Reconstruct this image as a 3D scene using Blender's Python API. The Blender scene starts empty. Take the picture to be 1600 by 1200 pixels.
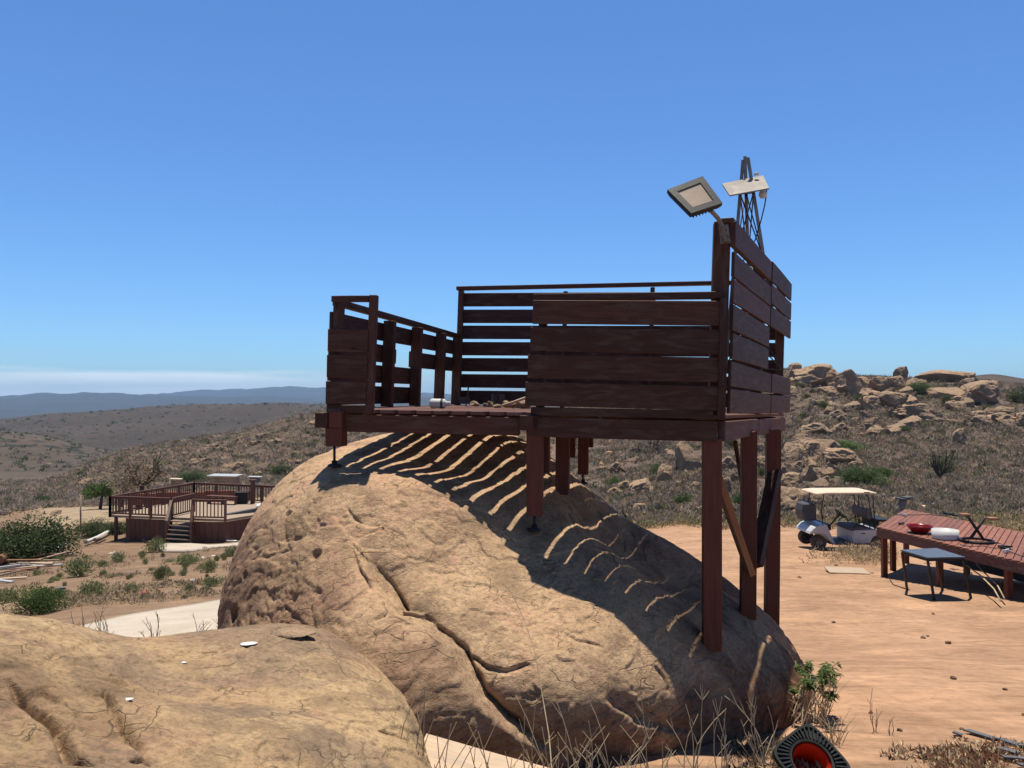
import bpy, math, random
import numpy as np
from mathutils import Vector, Matrix, Euler

# ------------------------------------------------------------------ camera, sky, sun, exposure
F = 1202.0                      # focal length in pixels of the 1600 px wide photograph
PITCH = math.atan(20 / F)
SUN_EL, SUN_AZ = 78.5, 4.0      # degrees, azimuth clockwise from +Y
scene = bpy.context.scene
COL = scene.collection
cam_d = bpy.data.cameras.new('camera'); cam_d.sensor_width = 36; cam_d.lens = F * 36 / 1600
cam_d.clip_start = 0.05; cam_d.clip_end = 60000
cam = bpy.data.objects.new('camera', cam_d); COL.objects.link(cam)
cam.location = (0, 0, 0); cam.rotation_euler = (math.pi / 2 + PITCH, 0, 0)
scene.camera = cam

world = bpy.data.worlds.new('World'); scene.world = world; world.use_nodes = True
wn = world.node_tree; wn.nodes.clear()
wo = wn.nodes.new('ShaderNodeOutputWorld'); bg = wn.nodes.new('ShaderNodeBackground')
sky = wn.nodes.new('ShaderNodeTexSky'); sky.sky_type = 'NISHITA'; sky.sun_disc = False
sky.sun_elevation = math.radians(SUN_EL); sky.sun_rotation = math.radians(SUN_AZ)
sky.altitude = 600; sky.air_density = 1.0; sky.dust_density = 0.4; sky.ozone_density = 2.2
bg.inputs['Strength'].default_value = 0.0735
tc = wn.nodes.new('ShaderNodeTexCoord'); sep = wn.nodes.new('ShaderNodeSeparateXYZ')
wn.links.new(tc.outputs['Generated'], sep.inputs[0])
def wmath(op, a, b=None, clamp=False):
    m = wn.nodes.new('ShaderNodeMath'); m.operation = op; m.use_clamp = clamp
    for i, v in enumerate((a, b)):
        if v is None: continue
        if isinstance(v, (int, float)): m.inputs[i].default_value = v
        else: wn.links.new(v, m.inputs[i])
    return m.outputs[0]
# thin low cloud bank along the left horizon
mp = wn.nodes.new('ShaderNodeMapping'); mp.inputs['Scale'].default_value = (3, 3, 60)
wn.links.new(tc.outputs['Generated'], mp.inputs[0])
cn = wn.nodes.new('ShaderNodeTexNoise'); cn.inputs['Scale'].default_value = 1.6; cn.inputs['Detail'].default_value = 5
wn.links.new(mp.outputs[0], cn.inputs[0])
top = wmath('ADD', 0.036, wmath('MULTIPLY', wmath('SUBTRACT', cn.outputs[0], 0.5), 0.03))
band = wmath('MULTIPLY', wmath('SUBTRACT', top, sep.outputs['Z']), 90, True)
side = wmath('MULTIPLY', wmath('SUBTRACT', -0.02, sep.outputs['X']), 3.2, True)
streak = wmath('ADD', wmath('MULTIPLY', cn.outputs[0], 0.9), 0.22, True)
cm = wmath('MULTIPLY', wmath('MULTIPLY', band, side), streak)
mx = wn.nodes.new('ShaderNodeMix'); mx.data_type = 'RGBA'
wn.links.new(cm, mx.inputs[0])
hs = wn.nodes.new('ShaderNodeHueSaturation'); hs.inputs['Saturation'].default_value = 1.0
wn.links.new(sky.outputs[0], hs.inputs['Color'])
tn = wn.nodes.new('ShaderNodeMix'); tn.data_type = 'RGBA'; tn.blend_type = 'MULTIPLY'; tn.inputs[0].default_value = 1; tn.inputs[7].default_value = (0.71, 1.10, 1.53, 1)
wn.links.new(hs.outputs[0], tn.inputs[6])
deep = wmath('SUBTRACT', 1.0, wmath('MULTIPLY', wmath('MULTIPLY', wmath('SUBTRACT', sep.outputs['Z'], 0.47), 4.0, True), 0.78))   # added dimming of the sky above the view, cuts fill light in shade
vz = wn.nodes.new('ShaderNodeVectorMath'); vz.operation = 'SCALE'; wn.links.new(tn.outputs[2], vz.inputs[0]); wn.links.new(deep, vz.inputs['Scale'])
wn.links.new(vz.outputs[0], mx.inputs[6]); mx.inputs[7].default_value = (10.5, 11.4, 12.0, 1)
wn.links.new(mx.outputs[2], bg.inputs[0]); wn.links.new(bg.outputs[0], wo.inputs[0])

sd = bpy.data.lights.new('sun', 'SUN'); sd.energy = 5.0; sd.angle = math.radians(0.53); sd.color = (1, 0.94, 0.83)
sun = bpy.data.objects.new('sun', sd); COL.objects.link(sun)
_e, _a = math.radians(SUN_EL), math.radians(SUN_AZ)
sun.rotation_euler = Vector((math.sin(_a) * math.cos(_e), math.cos(_a) * math.cos(_e), math.sin(_e))).to_track_quat('Z', 'Y').to_euler()
sun.location = (0, 0, 30)
scene.view_settings.view_transform = 'Standard'; scene.view_settings.look = 'None'
scene.view_settings.exposure = 0.42; scene.view_settings.gamma = 1.0
scene.render.engine = 'CYCLES'

# ------------------------------------------------------------------ helpers
def P(px, py, Y):
    """the 3D point at distance Y seen at photograph position px, py"""
    u, v = (px - 800) / F, (600 - py) / F
    cp, sp = math.cos(PITCH), math.sin(PITCH)
    d = Vector((u, cp - v * sp, sp + v * cp))
    return d * (Y / d.y)

def _hash(ix, iy, iz, seed):
    n = (ix * 374761393 + iy * 668265263 + iz * 2147483647 + seed * 1274126177) & 0xFFFFFFFF
    n = ((n ^ (n >> 13)) * 1274126177) & 0xFFFFFFFF
    n = ((n ^ (n >> 16)) * 2246822519) & 0xFFFFFFFF
    return ((n ^ (n >> 15)) & 0xFFFF) / 65535.0
def vnoise(p, seed=0):
    """value noise in -1..1 for an (n,3) array"""
    f = np.floor(p); t = p - f; i = f.astype(np.int64)
    t = t * t * t * (t * (t * 6 - 15) + 10)
    x, y, z = i[:, 0], i[:, 1], i[:, 2]; out = 0
    for dx in (0, 1):
        for dy in (0, 1):
            for dz in (0, 1):
                w = (t[:, 0] if dx else 1 - t[:, 0]) * (t[:, 1] if dy else 1 - t[:, 1]) * (t[:, 2] if dz else 1 - t[:, 2])
                out = out + w * _hash(x + dx, y + dy, z + dz, seed)
    return out * 2 - 1
def fbm(p, octaves=4, seed=0, gain=0.5):
    a, s, r = 1.0, 0.0, 0.0
    q = np.array(p, float)
    for o in range(octaves):
        r = r + a * vnoise(q, seed + o * 17); s += a; a *= gain; q = q * 2.03 + 11.7
    return r / s
def sstep(a, b, x):
    t = np.clip((x - a) / (b - a), 0, 1); return t * t * (3 - 2 * t)

ORG = {}
def link(o, parent=None):
    COL.objects.link(o)
    if parent is not None: o.parent = parent
    return o
def tag(o, label=None, cat=None, group=None, kind=None):
    if label: o['label'] = label
    if cat: o['category'] = cat
    if group: o['group'] = group
    if kind: o['kind'] = kind
    return o
def thing(name, loc, label, cat, group=None, rz=0.0):
    o = bpy.data.objects.new(name, None); link(o); o.empty_display_size = 0.1
    o.location = loc; o.rotation_euler = (0, 0, rz); ORG[o.name] = Vector(loc) if rz == 0 else Vector((0, 0, 0))
    return tag(o, label, cat, group)
def np_mesh(name, V, Fq, mats=(), smooth=False, mat_idx=None):
    """mesh from arrays; Fq is an (n,3) or (n,4) array"""
    me = bpy.data.meshes.new(name); V = np.asarray(V, np.float32); Fq = np.asarray(Fq, np.int32)
    k = Fq.shape[1]; n = len(Fq)
    me.vertices.add(len(V)); me.vertices.foreach_set('co', V.ravel())
    me.loops.add(n * k); me.loops.foreach_set('vertex_index', Fq.ravel())
    me.polygons.add(n); me.polygons.foreach_set('loop_start', np.arange(0, n * k, k, dtype=np.int32))
    me.polygons.foreach_set('loop_total', np.full(n, k, np.int32))
    if mat_idx is not None: me.polygons.foreach_set('material_index', np.asarray(mat_idx, np.int32))
    if smooth: me.polygons.foreach_set('use_smooth', np.ones(n, bool))
    for m in mats: me.materials.append(m)
    me.update(calc_edges=True); return me
def vcol(me, name, C):
    a = me.color_attributes.new(name, 'FLOAT_COLOR', 'POINT')
    C = np.concatenate([np.asarray(C, np.float32), np.ones((len(C), 1), np.float32)], 1)
    a.data.foreach_set('color', C.ravel())

class MB:
    """collects shapes and links them as ONE mesh object"""
    def __init__(s, seed=1):
        s.v = []; s.f = []; s.uv = []; s.sm = []; s.r = random.Random(seed)
    def poly(s, pts, uv=None, smooth=False):
        b = len(s.v); s.v += [tuple(p) for p in pts]; s.f.append(tuple(range(b, b + len(pts))))
        s.uv += list(uv) if uv else [(0, 0)] * len(pts); s.sm.append(smooth)
    def hexa(s, c, off=None):
        """8 corners: 0-3 start ring, 4-7 end ring; uv runs along start->end"""
        b = len(s.v); s.v += [tuple(p) for p in c]
        L = (Vector(c[4]) - Vector(c[0])).length
        o = s.r.randrange(200) * 10.0 if off is None else off; u0 = s.r.random() * 5
        w = [0]
        for i in range(4): w.append(w[-1] + (Vector(c[(i + 1) % 4]) - Vector(c[i])).length)
        for i in range(4):
            j = (i + 1) % 4
            s.f.append((b + i, b + j, b + 4 + j, b + 4 + i)); s.sm.append(False)
            s.uv += [(u0, o + w[i]), (u0, o + w[i + 1]), (u0 + L, o + w[i + 1]), (u0 + L, o + w[i])]
        for q in ((3, 2, 1, 0), (4, 5, 6, 7)):
            s.f.append(tuple(b + k for k in q)); s.sm.append(False)
            s.uv += [(u0 + 0.02 * k, o + 0.01 * k) for k in (0, 1, 2, 3)]
    def beam(s, A, B, w, h, up=(0, 0, 1), segs=1, warp=0.0):
        """a board from A to B, h across along 'up', w across the other way"""
        A, B = Vector(A), Vector(B); d = (B - A).normalized(); u = Vector(up)
        if abs(d.dot(u)) > .995 * u.length: u = Vector((0, 1, 0))
        u = (u - d * u.dot(d)).normalized(); n = d.cross(u)
        pts = [A.lerp(B, i / segs) for i in range(segs + 1)]
        if warp:
            ph, am = s.r.uniform(0, 6), s.r.uniform(-warp, warp)
            pts = [p + u * am * math.sin(ph + 2.5 * i / segs) + n * am * math.cos(ph + 3.1 * i / segs) for i, p in enumerate(pts)]
        if segs == 1:
            c = []
            for p in pts: c += [p - n * w / 2 - u * h / 2, p + n * w / 2 - u * h / 2, p + n * w / 2 + u * h / 2, p - n * w / 2 + u * h / 2]
            s.hexa(c); return
        b = len(s.v); o = s.r.randrange(200) * 10.0; L = (B - A).length; u0 = s.r.random() * 5
        for p in pts:
            s.v += [tuple(q) for q in (p - n * w / 2 - u * h / 2, p + n * w / 2 - u * h / 2, p + n * w / 2 + u * h / 2, p - n * w / 2 + u * h / 2)]
        ww = [0, w, w + h, 2 * w + h, 2 * w + 2 * h]
        for k in range(segs):
            for i in range(4):
                j = (i + 1) % 4; a = b + 4 * k
                s.f.append((a + i, a + j, a + 4 + j, a + 4 + i)); s.sm.append(False)
                x0, x1 = u0 + L * k / segs, u0 + L * (k + 1) / segs
                s.uv += [(x0, o + ww[i]), (x0, o + ww[i + 1]), (x1, o + ww[i + 1]), (x1, o + ww[i])]
        e = b + 4 * segs
        for q in ((b + 3, b + 2, b + 1, b), (e, e + 1, e + 2, e + 3)):
            s.f.append(q); s.sm.append(False); s.uv += [(u0 + .02 * k, o + .01 * k) for k in range(4)]
    def box(s, c, size, rz=0.0):
        c = Vector(c); x, y, z = (v / 2 for v in size); R = Matrix.Rotation(rz, 3, 'Z')
        s.hexa([c + R @ Vector(p) for p in ((-x, -y, -z), (-x, y, -z), (-x, y, z), (-x, -y, z), (x, -y, -z), (x, y, -z), (x, y, z), (x, -y, z))])
    def tube(s, pts, r, n=8, r2=None, cap=True):
        pts = [Vector(p) for p in pts]; b = len(s.v); m = len(pts); prev = None
        for i, p in enumerate(pts):
            d = (pts[min(i + 1, m - 1)] - pts[max(i - 1, 0)]).normalized()
            if prev is None:
                a = d.cross(Vector((0, 0, 1)) if abs(d.z) < .9 else Vector((1, 0, 0))).normalized()
            else: a = (prev - d * prev.dot(d)).normalized()
            prev = a; c = d.cross(a); rr = r if r2 is None else r + (r2 - r) * i / (m - 1)
            for k in range(n):
                t = 2 * math.pi * k / n; s.v.append(tuple(p + (a * math.cos(t) + c * math.sin(t)) * rr))
        for i in range(m - 1):
            for k in range(n):
                q = b + i * n; k2 = (k + 1) % n
                s.f.append((q + k, q + k2, q + n + k2, q + n + k)); s.sm.append(n > 5)
                s.uv += [(i, k / n), (i, (k + 1) / n), (i + 1, (k + 1) / n), (i + 1, k / n)]
        if cap:
            s.f.append(tuple(b + k for k in range(n - 1, -1, -1))); s.sm.append(False); s.uv += [(0, 0)] * n
            e = b + (m - 1) * n; s.f.append(tuple(e + k for k in range(n))); s.sm.append(False); s.uv += [(0, 0)] * n
    def lathe(s, c, prof, n=24, M=None, closed=False):
        """prof: list of (radius, height); M: 3x3 matrix turning +Z to the axis"""
        c = Vector(c); M = M or Matrix.Identity(3); b = len(s.v); m = len(prof)
        for r, h in prof:
            for k in range(n):
                t = 2 * math.pi * k / n; s.v.append(tuple(c + M @ Vector((r * math.cos(t), r * math.sin(t), h))))
        for i in range(m - 1 if not closed else m):
            i2 = (i + 1) % m
            for k in range(n):
                k2 = (k + 1) % n
                s.f.append((b + i * n + k, b + i * n + k2, b + i2 * n + k2, b + i2 * n + k)); s.sm.append(True); s.uv += [(0, 0)] * 4
    def prism(s, outline, a, b, M=None, c=(0, 0, 0)):
        """outline (x,z) extruded along y from a to b"""
        M = M or Matrix.Identity(3); c = Vector(c); n = len(outline); k0 = len(s.v)
        for y in (a, b):
            for x, z in outline: s.v.append(tuple(c + M @ Vector((x, y, z))))
        for i in range(n):
            j = (i + 1) % n; s.f.append((k0 + i, k0 + j, k0 + n + j, k0 + n + i)); s.sm.append(False); s.uv += [(0, 0)] * 4
        s.f.append(tuple(k0 + i for i in range(n - 1, -1, -1))); s.sm.append(False); s.uv += [(0, 0)] * n
        s.f.append(tuple(k0 + n + i for i in range(n))); s.sm.append(False); s.uv += [(0, 0)] * n
    def build(s, name, mat, parent=None, bevel=0.0, label=None):
        org = ORG.get(parent.name, Vector((0, 0, 0))) if parent is not None else Vector((0, 0, 0))
        me = bpy.data.meshes.new(name)
        me.from_pydata([(x - org.x, y - org.y, z - org.z) for x, y, z in s.v], [], s.f)
        uv = me.uv_layers.new(name='UVMap'); uv.data.foreach_set('uv', np.array(s.uv, np.float32).ravel())
        me.polygons.foreach_set('use_smooth', np.array(s.sm, bool)); me.materials.append(mat); me.update()
        o = bpy.data.objects.new(name, me); link(o, parent); ORG[o.name] = org
        if bevel:
            m = o.modifiers.new('bevel', 'BEVEL'); m.width = bevel; m.segments = 1; m.limit_method = 'ANGLE'; m.angle_limit = 0.9
        if label: o['label'] = label
        return o
def solo(mb, name, mat, base, label, cat, group=None, bevel=0.0, kind=None):
    """a thing that is one mesh: origin put at its base"""
    o = mb.build(name, mat, None, bevel); base = Vector(base)
    o.data.transform(Matrix.Translation(-base)); o.location = base
    return tag(o, label, cat, group, kind)
def copy_tree(o, parent=None, keep=None):
    c = o.copy(); COL.objects.link(c)
    if parent is not None: c.parent = parent
    for ch in [x for x in bpy.data.objects if x.parent == o]: copy_tree(ch, c)
    return c

# ------------------------------------------------------------------ materials
class NT:
    def __init__(s, name):
        s.m = bpy.data.materials.new(name); s.m.use_nodes = True; s.t = s.m.node_tree; s.n = s.t.nodes
        s.b = s.n['Principled BSDF']; s.out = s.n['Material Output']
        s.b.inputs['Specular IOR Level'].default_value = 0.25
    def node(s, typ, **kw):
        n = s.n.new(typ)
        for k, v in kw.items(): setattr(n, k, v)
        return n
    def put(s, sock, v):
        if isinstance(v, bpy.types.NodeSocket): s.t.links.new(v, sock)
        elif isinstance(v, (tuple, list)) and len(v) == 3 and sock.type == 'RGBA': sock.default_value = (*v, 1)
        else: sock.default_value = v
    def coord(s, kind='Object', scale=(1, 1, 1), rot=(0, 0, 0)):
        t = s.node('ShaderNodeTexCoord'); m = s.node('ShaderNodeMapping')
        m.inputs['Scale'].default_value = scale; m.inputs['Rotation'].default_value = rot
        s.t.links.new(t.outputs[kind], m.inputs[0]); return m.outputs[0]
    def noise(s, vec, scale, detail=4, rough=0.55, dist=0.0):
        n = s.node('ShaderNodeTexNoise'); n.inputs['Scale'].default_value = scale
        n.inputs['Detail'].default_value = detail; n.inputs['Roughness'].default_value = rough; n.inputs['Distortion'].default_value = dist
        s.put(n.inputs['Vector'], vec); return n.outputs[0]
    def voro(s, vec, scale, feature='F1', out='Distance', rnd=1.0):
        n = s.node('ShaderNodeTexVoronoi', feature=feature); n.inputs['Scale'].default_value = scale
        n.inputs['Randomness'].default_value = rnd; s.put(n.inputs['Vector'], vec); return n.outputs[out]
    def ramp(s, fac, stops):
        r = s.node('ShaderNodeValToRGB'); e = r.color_ramp.elements
        while len(e) < len(stops): e.new(0.5)
        for i, (p, c) in enumerate(stops):
            e[i].position = p; e[i].color = (*c, 1) if isinstance(c, (tuple, list)) else (c, c, c, 1)
        s.put(r.inputs[0], fac); return r.outputs[0]
    def mix(s, fac, a, b, blend='MIX'):
        m = s.node('ShaderNodeMix', data_type='RGBA', blend_type=blend)
        s.put(m.inputs[0], fac); s.put(m.inputs[6], a); s.put(m.inputs[7], b); return m.outputs[2]
    def math(s, op, a, b=None, clamp=False):
        m = s.node('ShaderNodeMath', operation=op, use_clamp=clamp); s.put(m.inputs[0], a)
        if b is not None: s.put(m.inputs[1], b)
        return m.outputs[0]
    def attr(s, name):
        a = s.node('ShaderNodeAttribute'); a.attribute_name = name; return a.outputs['Color']
    def bump(s, h, strength=0.5, dist=0.02, nrm=None):
        b = s.node('ShaderNodeBump'); b.inputs['Strength'].default_value = strength; b.inputs['Distance'].default_value = dist
        s.put(b.inputs['Height'], h)
        if nrm is not None: s.put(b.inputs['Normal'], nrm)
        return b.outputs[0]
    def done(s, color=None, rough=0.8, nrm=None, metal=0.0, k=0.76):
        if color is not None: s.put(s.b.inputs['Base Color'], s.mix(1.0, color, (k, k, k), 'MULTIPLY'))
        s.put(s.b.inputs['Roughness'], rough); s.b.inputs['Metallic'].default_value = metal
        if nrm is not None: s.put(s.b.inputs['Normal'], nrm)
        return s.m

def wood(name, c1, c2, rough=0.75, grey=None, bump=0.5):
    n = NT(name); uv = n.coord('UV', (1.6, 32, 1)); uvb = n.coord('UV', (1, 1, 1))
    g = n.noise(uv, 2.2, 6, 0.6, 0.6); k = n.noise(n.coord('UV', (2, 9, 1)), 2.5, 3, 0.5, 1.0)
    sp = n.node('ShaderNodeSeparateXYZ'); n.t.links.new(uvb, sp.inputs[0])
    wn_ = n.node('ShaderNodeTexWhiteNoise', noise_dimensions='1D')
    n.put(wn_.inputs['W'], n.math('FLOOR', n.math('ADD', n.math('MULTIPLY', sp.outputs[1], 0.1), 0.05)))
    base = n.mix(n.ramp(g, [(0.3, 0.0), (0.7, 1.0)]), c1, c2)
    tint = n.ramp(wn_.outputs[0], [(0.0, (0.72, 0.72, 0.74)), (1.0, (1.22, 1.16, 1.12))])
    base = n.mix(1.0, base, tint, 'MULTIPLY')
    if grey: base = n.mix(n.ramp(k, [(0.48, 0.0), (0.78, 0.75)]), base, grey)
    knots = n.voro(n.coord('UV', (2.2, 7, 1)), 1.0); base = n.mix(n.ramp(knots, [(0.03, 0.75), (0.075, 0.0)]), base, tuple(v * 0.35 for v in c1))
    nr = n.bump(n.math('ADD', g, n.math('MULTIPLY', n.noise(uv, 9, 3), 0.4)), bump, 0.004)
    return n.done(base, rough, nr, k=1.0)
def plain(name, c, rough=0.6, metal=0.0, var=0.25, scale=6, bump=0.15):
    n = NT(name); t = n.noise(n.coord(), scale, 5, 0.6); t2 = n.noise(n.coord(), scale * 6, 3)
    f = n.ramp(t, [(0.3, 1 - var), (0.7, 1 + var * 0.6)])
    return n.done(n.mix(1.0, c, f, 'MULTIPLY'), rough, n.bump(t2, bump, 0.005), metal)
def leafy(name, ca, cb, trans=0.0):
    n = NT(name); t = n.noise(n.coord(), 2.3, 3); a = n.attr('tint')
    g = n.node('ShaderNodeObjectInfo')
    c = n.mix(n.ramp(t, [(0.35, 0.0), (0.65, 1.0)]), ca, cb)
    c = n.mix(1.0, c, a, 'MULTIPLY')
    c = n.mix(1.0, c, n.ramp(g.outputs['Random'], [(0.0, 0.75), (1.0, 1.2)]), 'MULTIPLY')
    c = n.mix(1.0, c, (0.78, 0.78, 0.78), 'MULTIPLY'); m = n.done(c, 0.75, k=1.0); tr = n.node('ShaderNodeBsdfTranslucent'); n.put(tr.inputs['Color'], c)
    ms = n.node('ShaderNodeMixShader'); ms.inputs[0].default_value = 0.4; n.t.links.new(n.b.outputs[0], ms.inputs[1]); n.t.links.new(tr.outputs[0], ms.inputs[2]); n.t.links.new(ms.outputs[0], n.out.inputs['Surface'])
    return m

M = {}
M['stain'] = wood('red_brown_stain', (0.050, 0.020, 0.013), (0.100, 0.040, 0.025), 0.65, (0.120, 0.078, 0.058))
M['stain_leg'] = wood('leg_stain', (0.088, 0.026, 0.016), (0.15, 0.048, 0.028), 0.6)
M['stain_worn'] = wood('worn_stain', (0.12, 0.055, 0.045), (0.18, 0.09, 0.075), 0.75, (0.17, 0.13, 0.12))
M['deck_red'] = wood('deck_red', (0.165, 0.062, 0.042), (0.235, 0.095, 0.066), 0.7, (0.29, 0.17, 0.125))
M['rail_red'] = wood('rail_red', (0.105, 0.045, 0.030), (0.155, 0.070, 0.048), 0.7, (0.19, 0.12, 0.09))
M['raw_wood'] = wood('raw_wood', (0.20, 0.10, 0.05), (0.30, 0.16, 0.09), 0.75)
M['ply'] = wood('plywood', (0.46, 0.34, 0.23), (0.54, 0.42, 0.30), 0.8, (0.38, 0.31, 0.25))
M['tan_floor'] = wood('tan_floor', (0.26, 0.20, 0.145), (0.33, 0.26, 0.20), 0.85)
M['old_wood'] = wood('old_wood', (0.20, 0.14, 0.10), (0.33, 0.25, 0.19), 0.85)
M['white'] = plain('white_paint', (0.74, 0.74, 0.72), 0.45, var=0.1)
M['cart_white'] = plain('cart_white', (0.66, 0.66, 0.66), 0.35, var=0.12, scale=3)
M['cream'] = plain('cream_roof', (0.78, 0.62, 0.46), 0.6, var=0.1)
M['black'] = plain('black_plastic', (0.018, 0.018, 0.020), 0.5)
M['rubber'] = plain('rubber', (0.10, 0.08, 0.065), 0.9)
M['grey'] = plain('grey_plastic', (0.09, 0.09, 0.10), 0.6)
M['seat'] = plain('grey_seat', (0.13, 0.12, 0.12), 0.7)
M['steel'] = plain('weathered_steel', (0.30, 0.27, 0.25), 0.5, 0.5, 0.4, 12)
M['dark_steel'] = plain('dark_steel', (0.045, 0.042, 0.042), 0.5, 0.4)
M['shelf'] = plain('painted_shelf', (0.40, 0.35, 0.30), 0.6, var=0.3)
M['lens'] = plain('lamp_lens', (0.46, 0.35, 0.26), 0.35, var=0.1)
M['lamp_case'] = plain('lamp_case', (0.016, 0.019, 0.026), 0.5)
M['bowl'] = plain('red_bowl', (0.22, 0.012, 0.018), 0.25)
M['cone'] = plain('cone_red', (0.80, 0.035, 0.008), 0.45, var=0.15)
M['cone_base'] = plain('cone_base', (0.035, 0.038, 0.036), 0.8, var=0.5, scale=30)
M['tabletop'] = plain('slate_grey_top', (0.12, 0.13, 0.145), 0.3, var=0.35, scale=20)
M['bark'] = plain('bark', (0.10, 0.07, 0.05), 0.9, var=0.4, scale=14, bump=0.5)
M['tin'] = plain('tin_roof', (0.62, 0.62, 0.60), 0.4, 0.2)
M['tan_wall'] = plain('tan_wall', (0.42, 0.31, 0.20), 0.9)
M['tile_red'] = plain('red_rug', (0.34, 0.12, 0.075), 0.9)
M['glass_clear'] = plain('pale_glass', (0.75, 0.78, 0.80), 0.1, var=0.05)
M['slate'] = plain('shingle', (0.14, 0.14, 0.15), 0.8, var=0.4, scale=15)
M['blue'] = plain('blue_plastic', (0.10, 0.18, 0.30), 0.6)
M['stalk'] = plain('dry_stalk', (0.62, 0.48, 0.30), 0.85, var=0.35, scale=9)
M['green_leaf'] = leafy('green_leaf', (0.075, 0.13, 0.035), (0.13, 0.20, 0.06))
M['green_dark'] = leafy('dark_green_leaf', (0.068, 0.105, 0.038), (0.115, 0.155, 0.060))
M['green_olive'] = leafy('olive_leaf', (0.13, 0.14, 0.075), (0.20, 0.195, 0.11))
M['weed_green'] = leafy('weed_leaf', (0.20, 0.235, 0.11), (0.31, 0.31, 0.16))
M['brush_dry'] = leafy('dry_brush', (0.34, 0.25, 0.185), (0.44, 0.33, 0.24))
M['brush_grey'] = leafy('grey_brush', (0.25, 0.20, 0.165), (0.33, 0.27, 0.225))
M['grass_dry'] = leafy('dry_grass', (0.42, 0.32, 0.18), (0.52, 0.41, 0.25))
M['leaf_litter'] = leafy('leaf_litter', (0.34, 0.16, 0.09), (0.44, 0.25, 0.15))

def rock_mat(name, pale, mid, dark, pink, varnish=True, k=1.0, attr=False):
    n = NT(name); c = n.coord(scale=(k, k, k)); cs = n.coord(scale=(k, k * 1.0, k * 2.2), rot=(0.25, 0.35, 0.2))
    big = n.noise(c, 1.1, 5, 0.55, 0.4); med = n.noise(cs, 3.6, 7, 0.62, 0.25); sm = n.noise(cs, 11, 5, 0.6, 0.3); fine = n.noise(c, 55, 5, 0.75)
    col = n.mix(n.ramp(big, [(0.38, 0.0), (0.62, 1.0)]), pale, mid)
    col = n.mix(n.ramp(n.noise(c, 2.3, 5, 0.65, 0.6), [(0.48, 0.0), (0.60, 0.7)]), col, pink)
    col = n.mix(n.ramp(sm, [(0.42, 0.0), (0.60, 0.55)]), col, mid)
    col = n.mix(n.ramp(n.noise(cs, 17, 4, 0.6), [(0.54, 0.0), (0.66, 0.6)]), col, pale)
    col = n.mix(n.ramp(med, [(0.50, 0.0), (0.55, 0.35), (0.66, 0.8)]), col, dark)
    col = n.mix(1.0, col, n.ramp(fine, [(0.25, 0.60), (0.5, 1.0), (0.8, 1.30)]), 'MULTIPLY')
    col = n.mix(n.ramp(n.voro(c, 30), [(0.04, 0.6), (0.09, 0.0)]), col, tuple(v * 0.4 for v in dark))
    col = n.mix(n.ramp(n.noise(cs, 26, 6, 0.7, 0.4), [(0.50, 0.0), (0.62, 0.55), (0.70, 0.8)]), col, tuple(v * 0.75 for v in dark))
    if attr: col = n.mix(1.0, col, n.attr('stain'), 'MULTIPLY')
    # long curved edges of flaking sheets, thin cracks and coarse grit
    def warp(vec, amt, sc_):
        wv = n.node('ShaderNodeVectorMath', operation='ADD'); n.put(wv.inputs[0], vec)
        nz = n.node('ShaderNodeTexNoise'); nz.inputs['Scale'].default_value = sc_; nz.inputs['Detail'].default_value = 3; n.put(nz.inputs['Vector'], vec)
        sc = n.node('ShaderNodeVectorMath', operation='SCALE'); n.put(sc.inputs[0], nz.outputs['Color']); sc.inputs['Scale'].default_value = amt
        n.put(wv.inputs[1], sc.outputs[0]); return wv.outputs[0]
    e = n.voro(warp(cs, 0.9, 1.6), 2.4, 'DISTANCE_TO_EDGE'); crack = n.ramp(e, [(0.0, 0.0), (0.010, 1.0)])
    crk = n.mix(n.ramp(n.noise(c, 2.6, 3), [(0.49, 0.0), (0.56, 1.0)]), (1, 1, 1), crack)
    e2 = n.voro(warp(cs, 0.5, 3.5), 6.5, 'DISTANCE_TO_EDGE'); c2 = n.ramp(e2, [(0.0, 0.0), (0.022, 1.0)])
    crk2 = n.mix(n.ramp(n.noise(c, 4.7, 3), [(0.56, 0.0), (0.62, 1.0)]), (1, 1, 1), c2)
    crk = n.math('MULTIPLY', crk, crk2)
    st = n.ramp(med, [(0.46, 0.0), (0.468, 0.5), (0.56, 0.52), (0.567, 1.0)])
    h = n.math('ADD', n.math('MULTIPLY', st, 0.35), n.math('ADD', n.math('MULTIPLY', fine, 0.55), n.math('MULTIPLY', crk, 0.6)))
    col = n.mix(n.ramp(crk, [(0.0, 0.5), (1.0, 0.0)]), col, tuple(v * 0.35 for v in dark))
    nr = n.bump(n.noise(c, 150, 4, 0.75), 0.6, 0.006 / k, n.bump(n.math('ADD', h, n.math('MULTIPLY', sm, 0.5)), 0.7, 0.02 / k))
    return n.done(col, 0.94, nr)
M['rock_main'] = rock_mat('sandstone', (0.70, 0.475, 0.28), (0.60, 0.385, 0.22), (0.34, 0.22, 0.13), (0.63, 0.355, 0.23), attr=True)
M['rock_front'] = rock_mat('sandstone_pale', (0.61, 0.42, 0.23), (0.50, 0.33, 0.18), (0.28, 0.19, 0.115), (0.47, 0.275, 0.175), attr=True)
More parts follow.
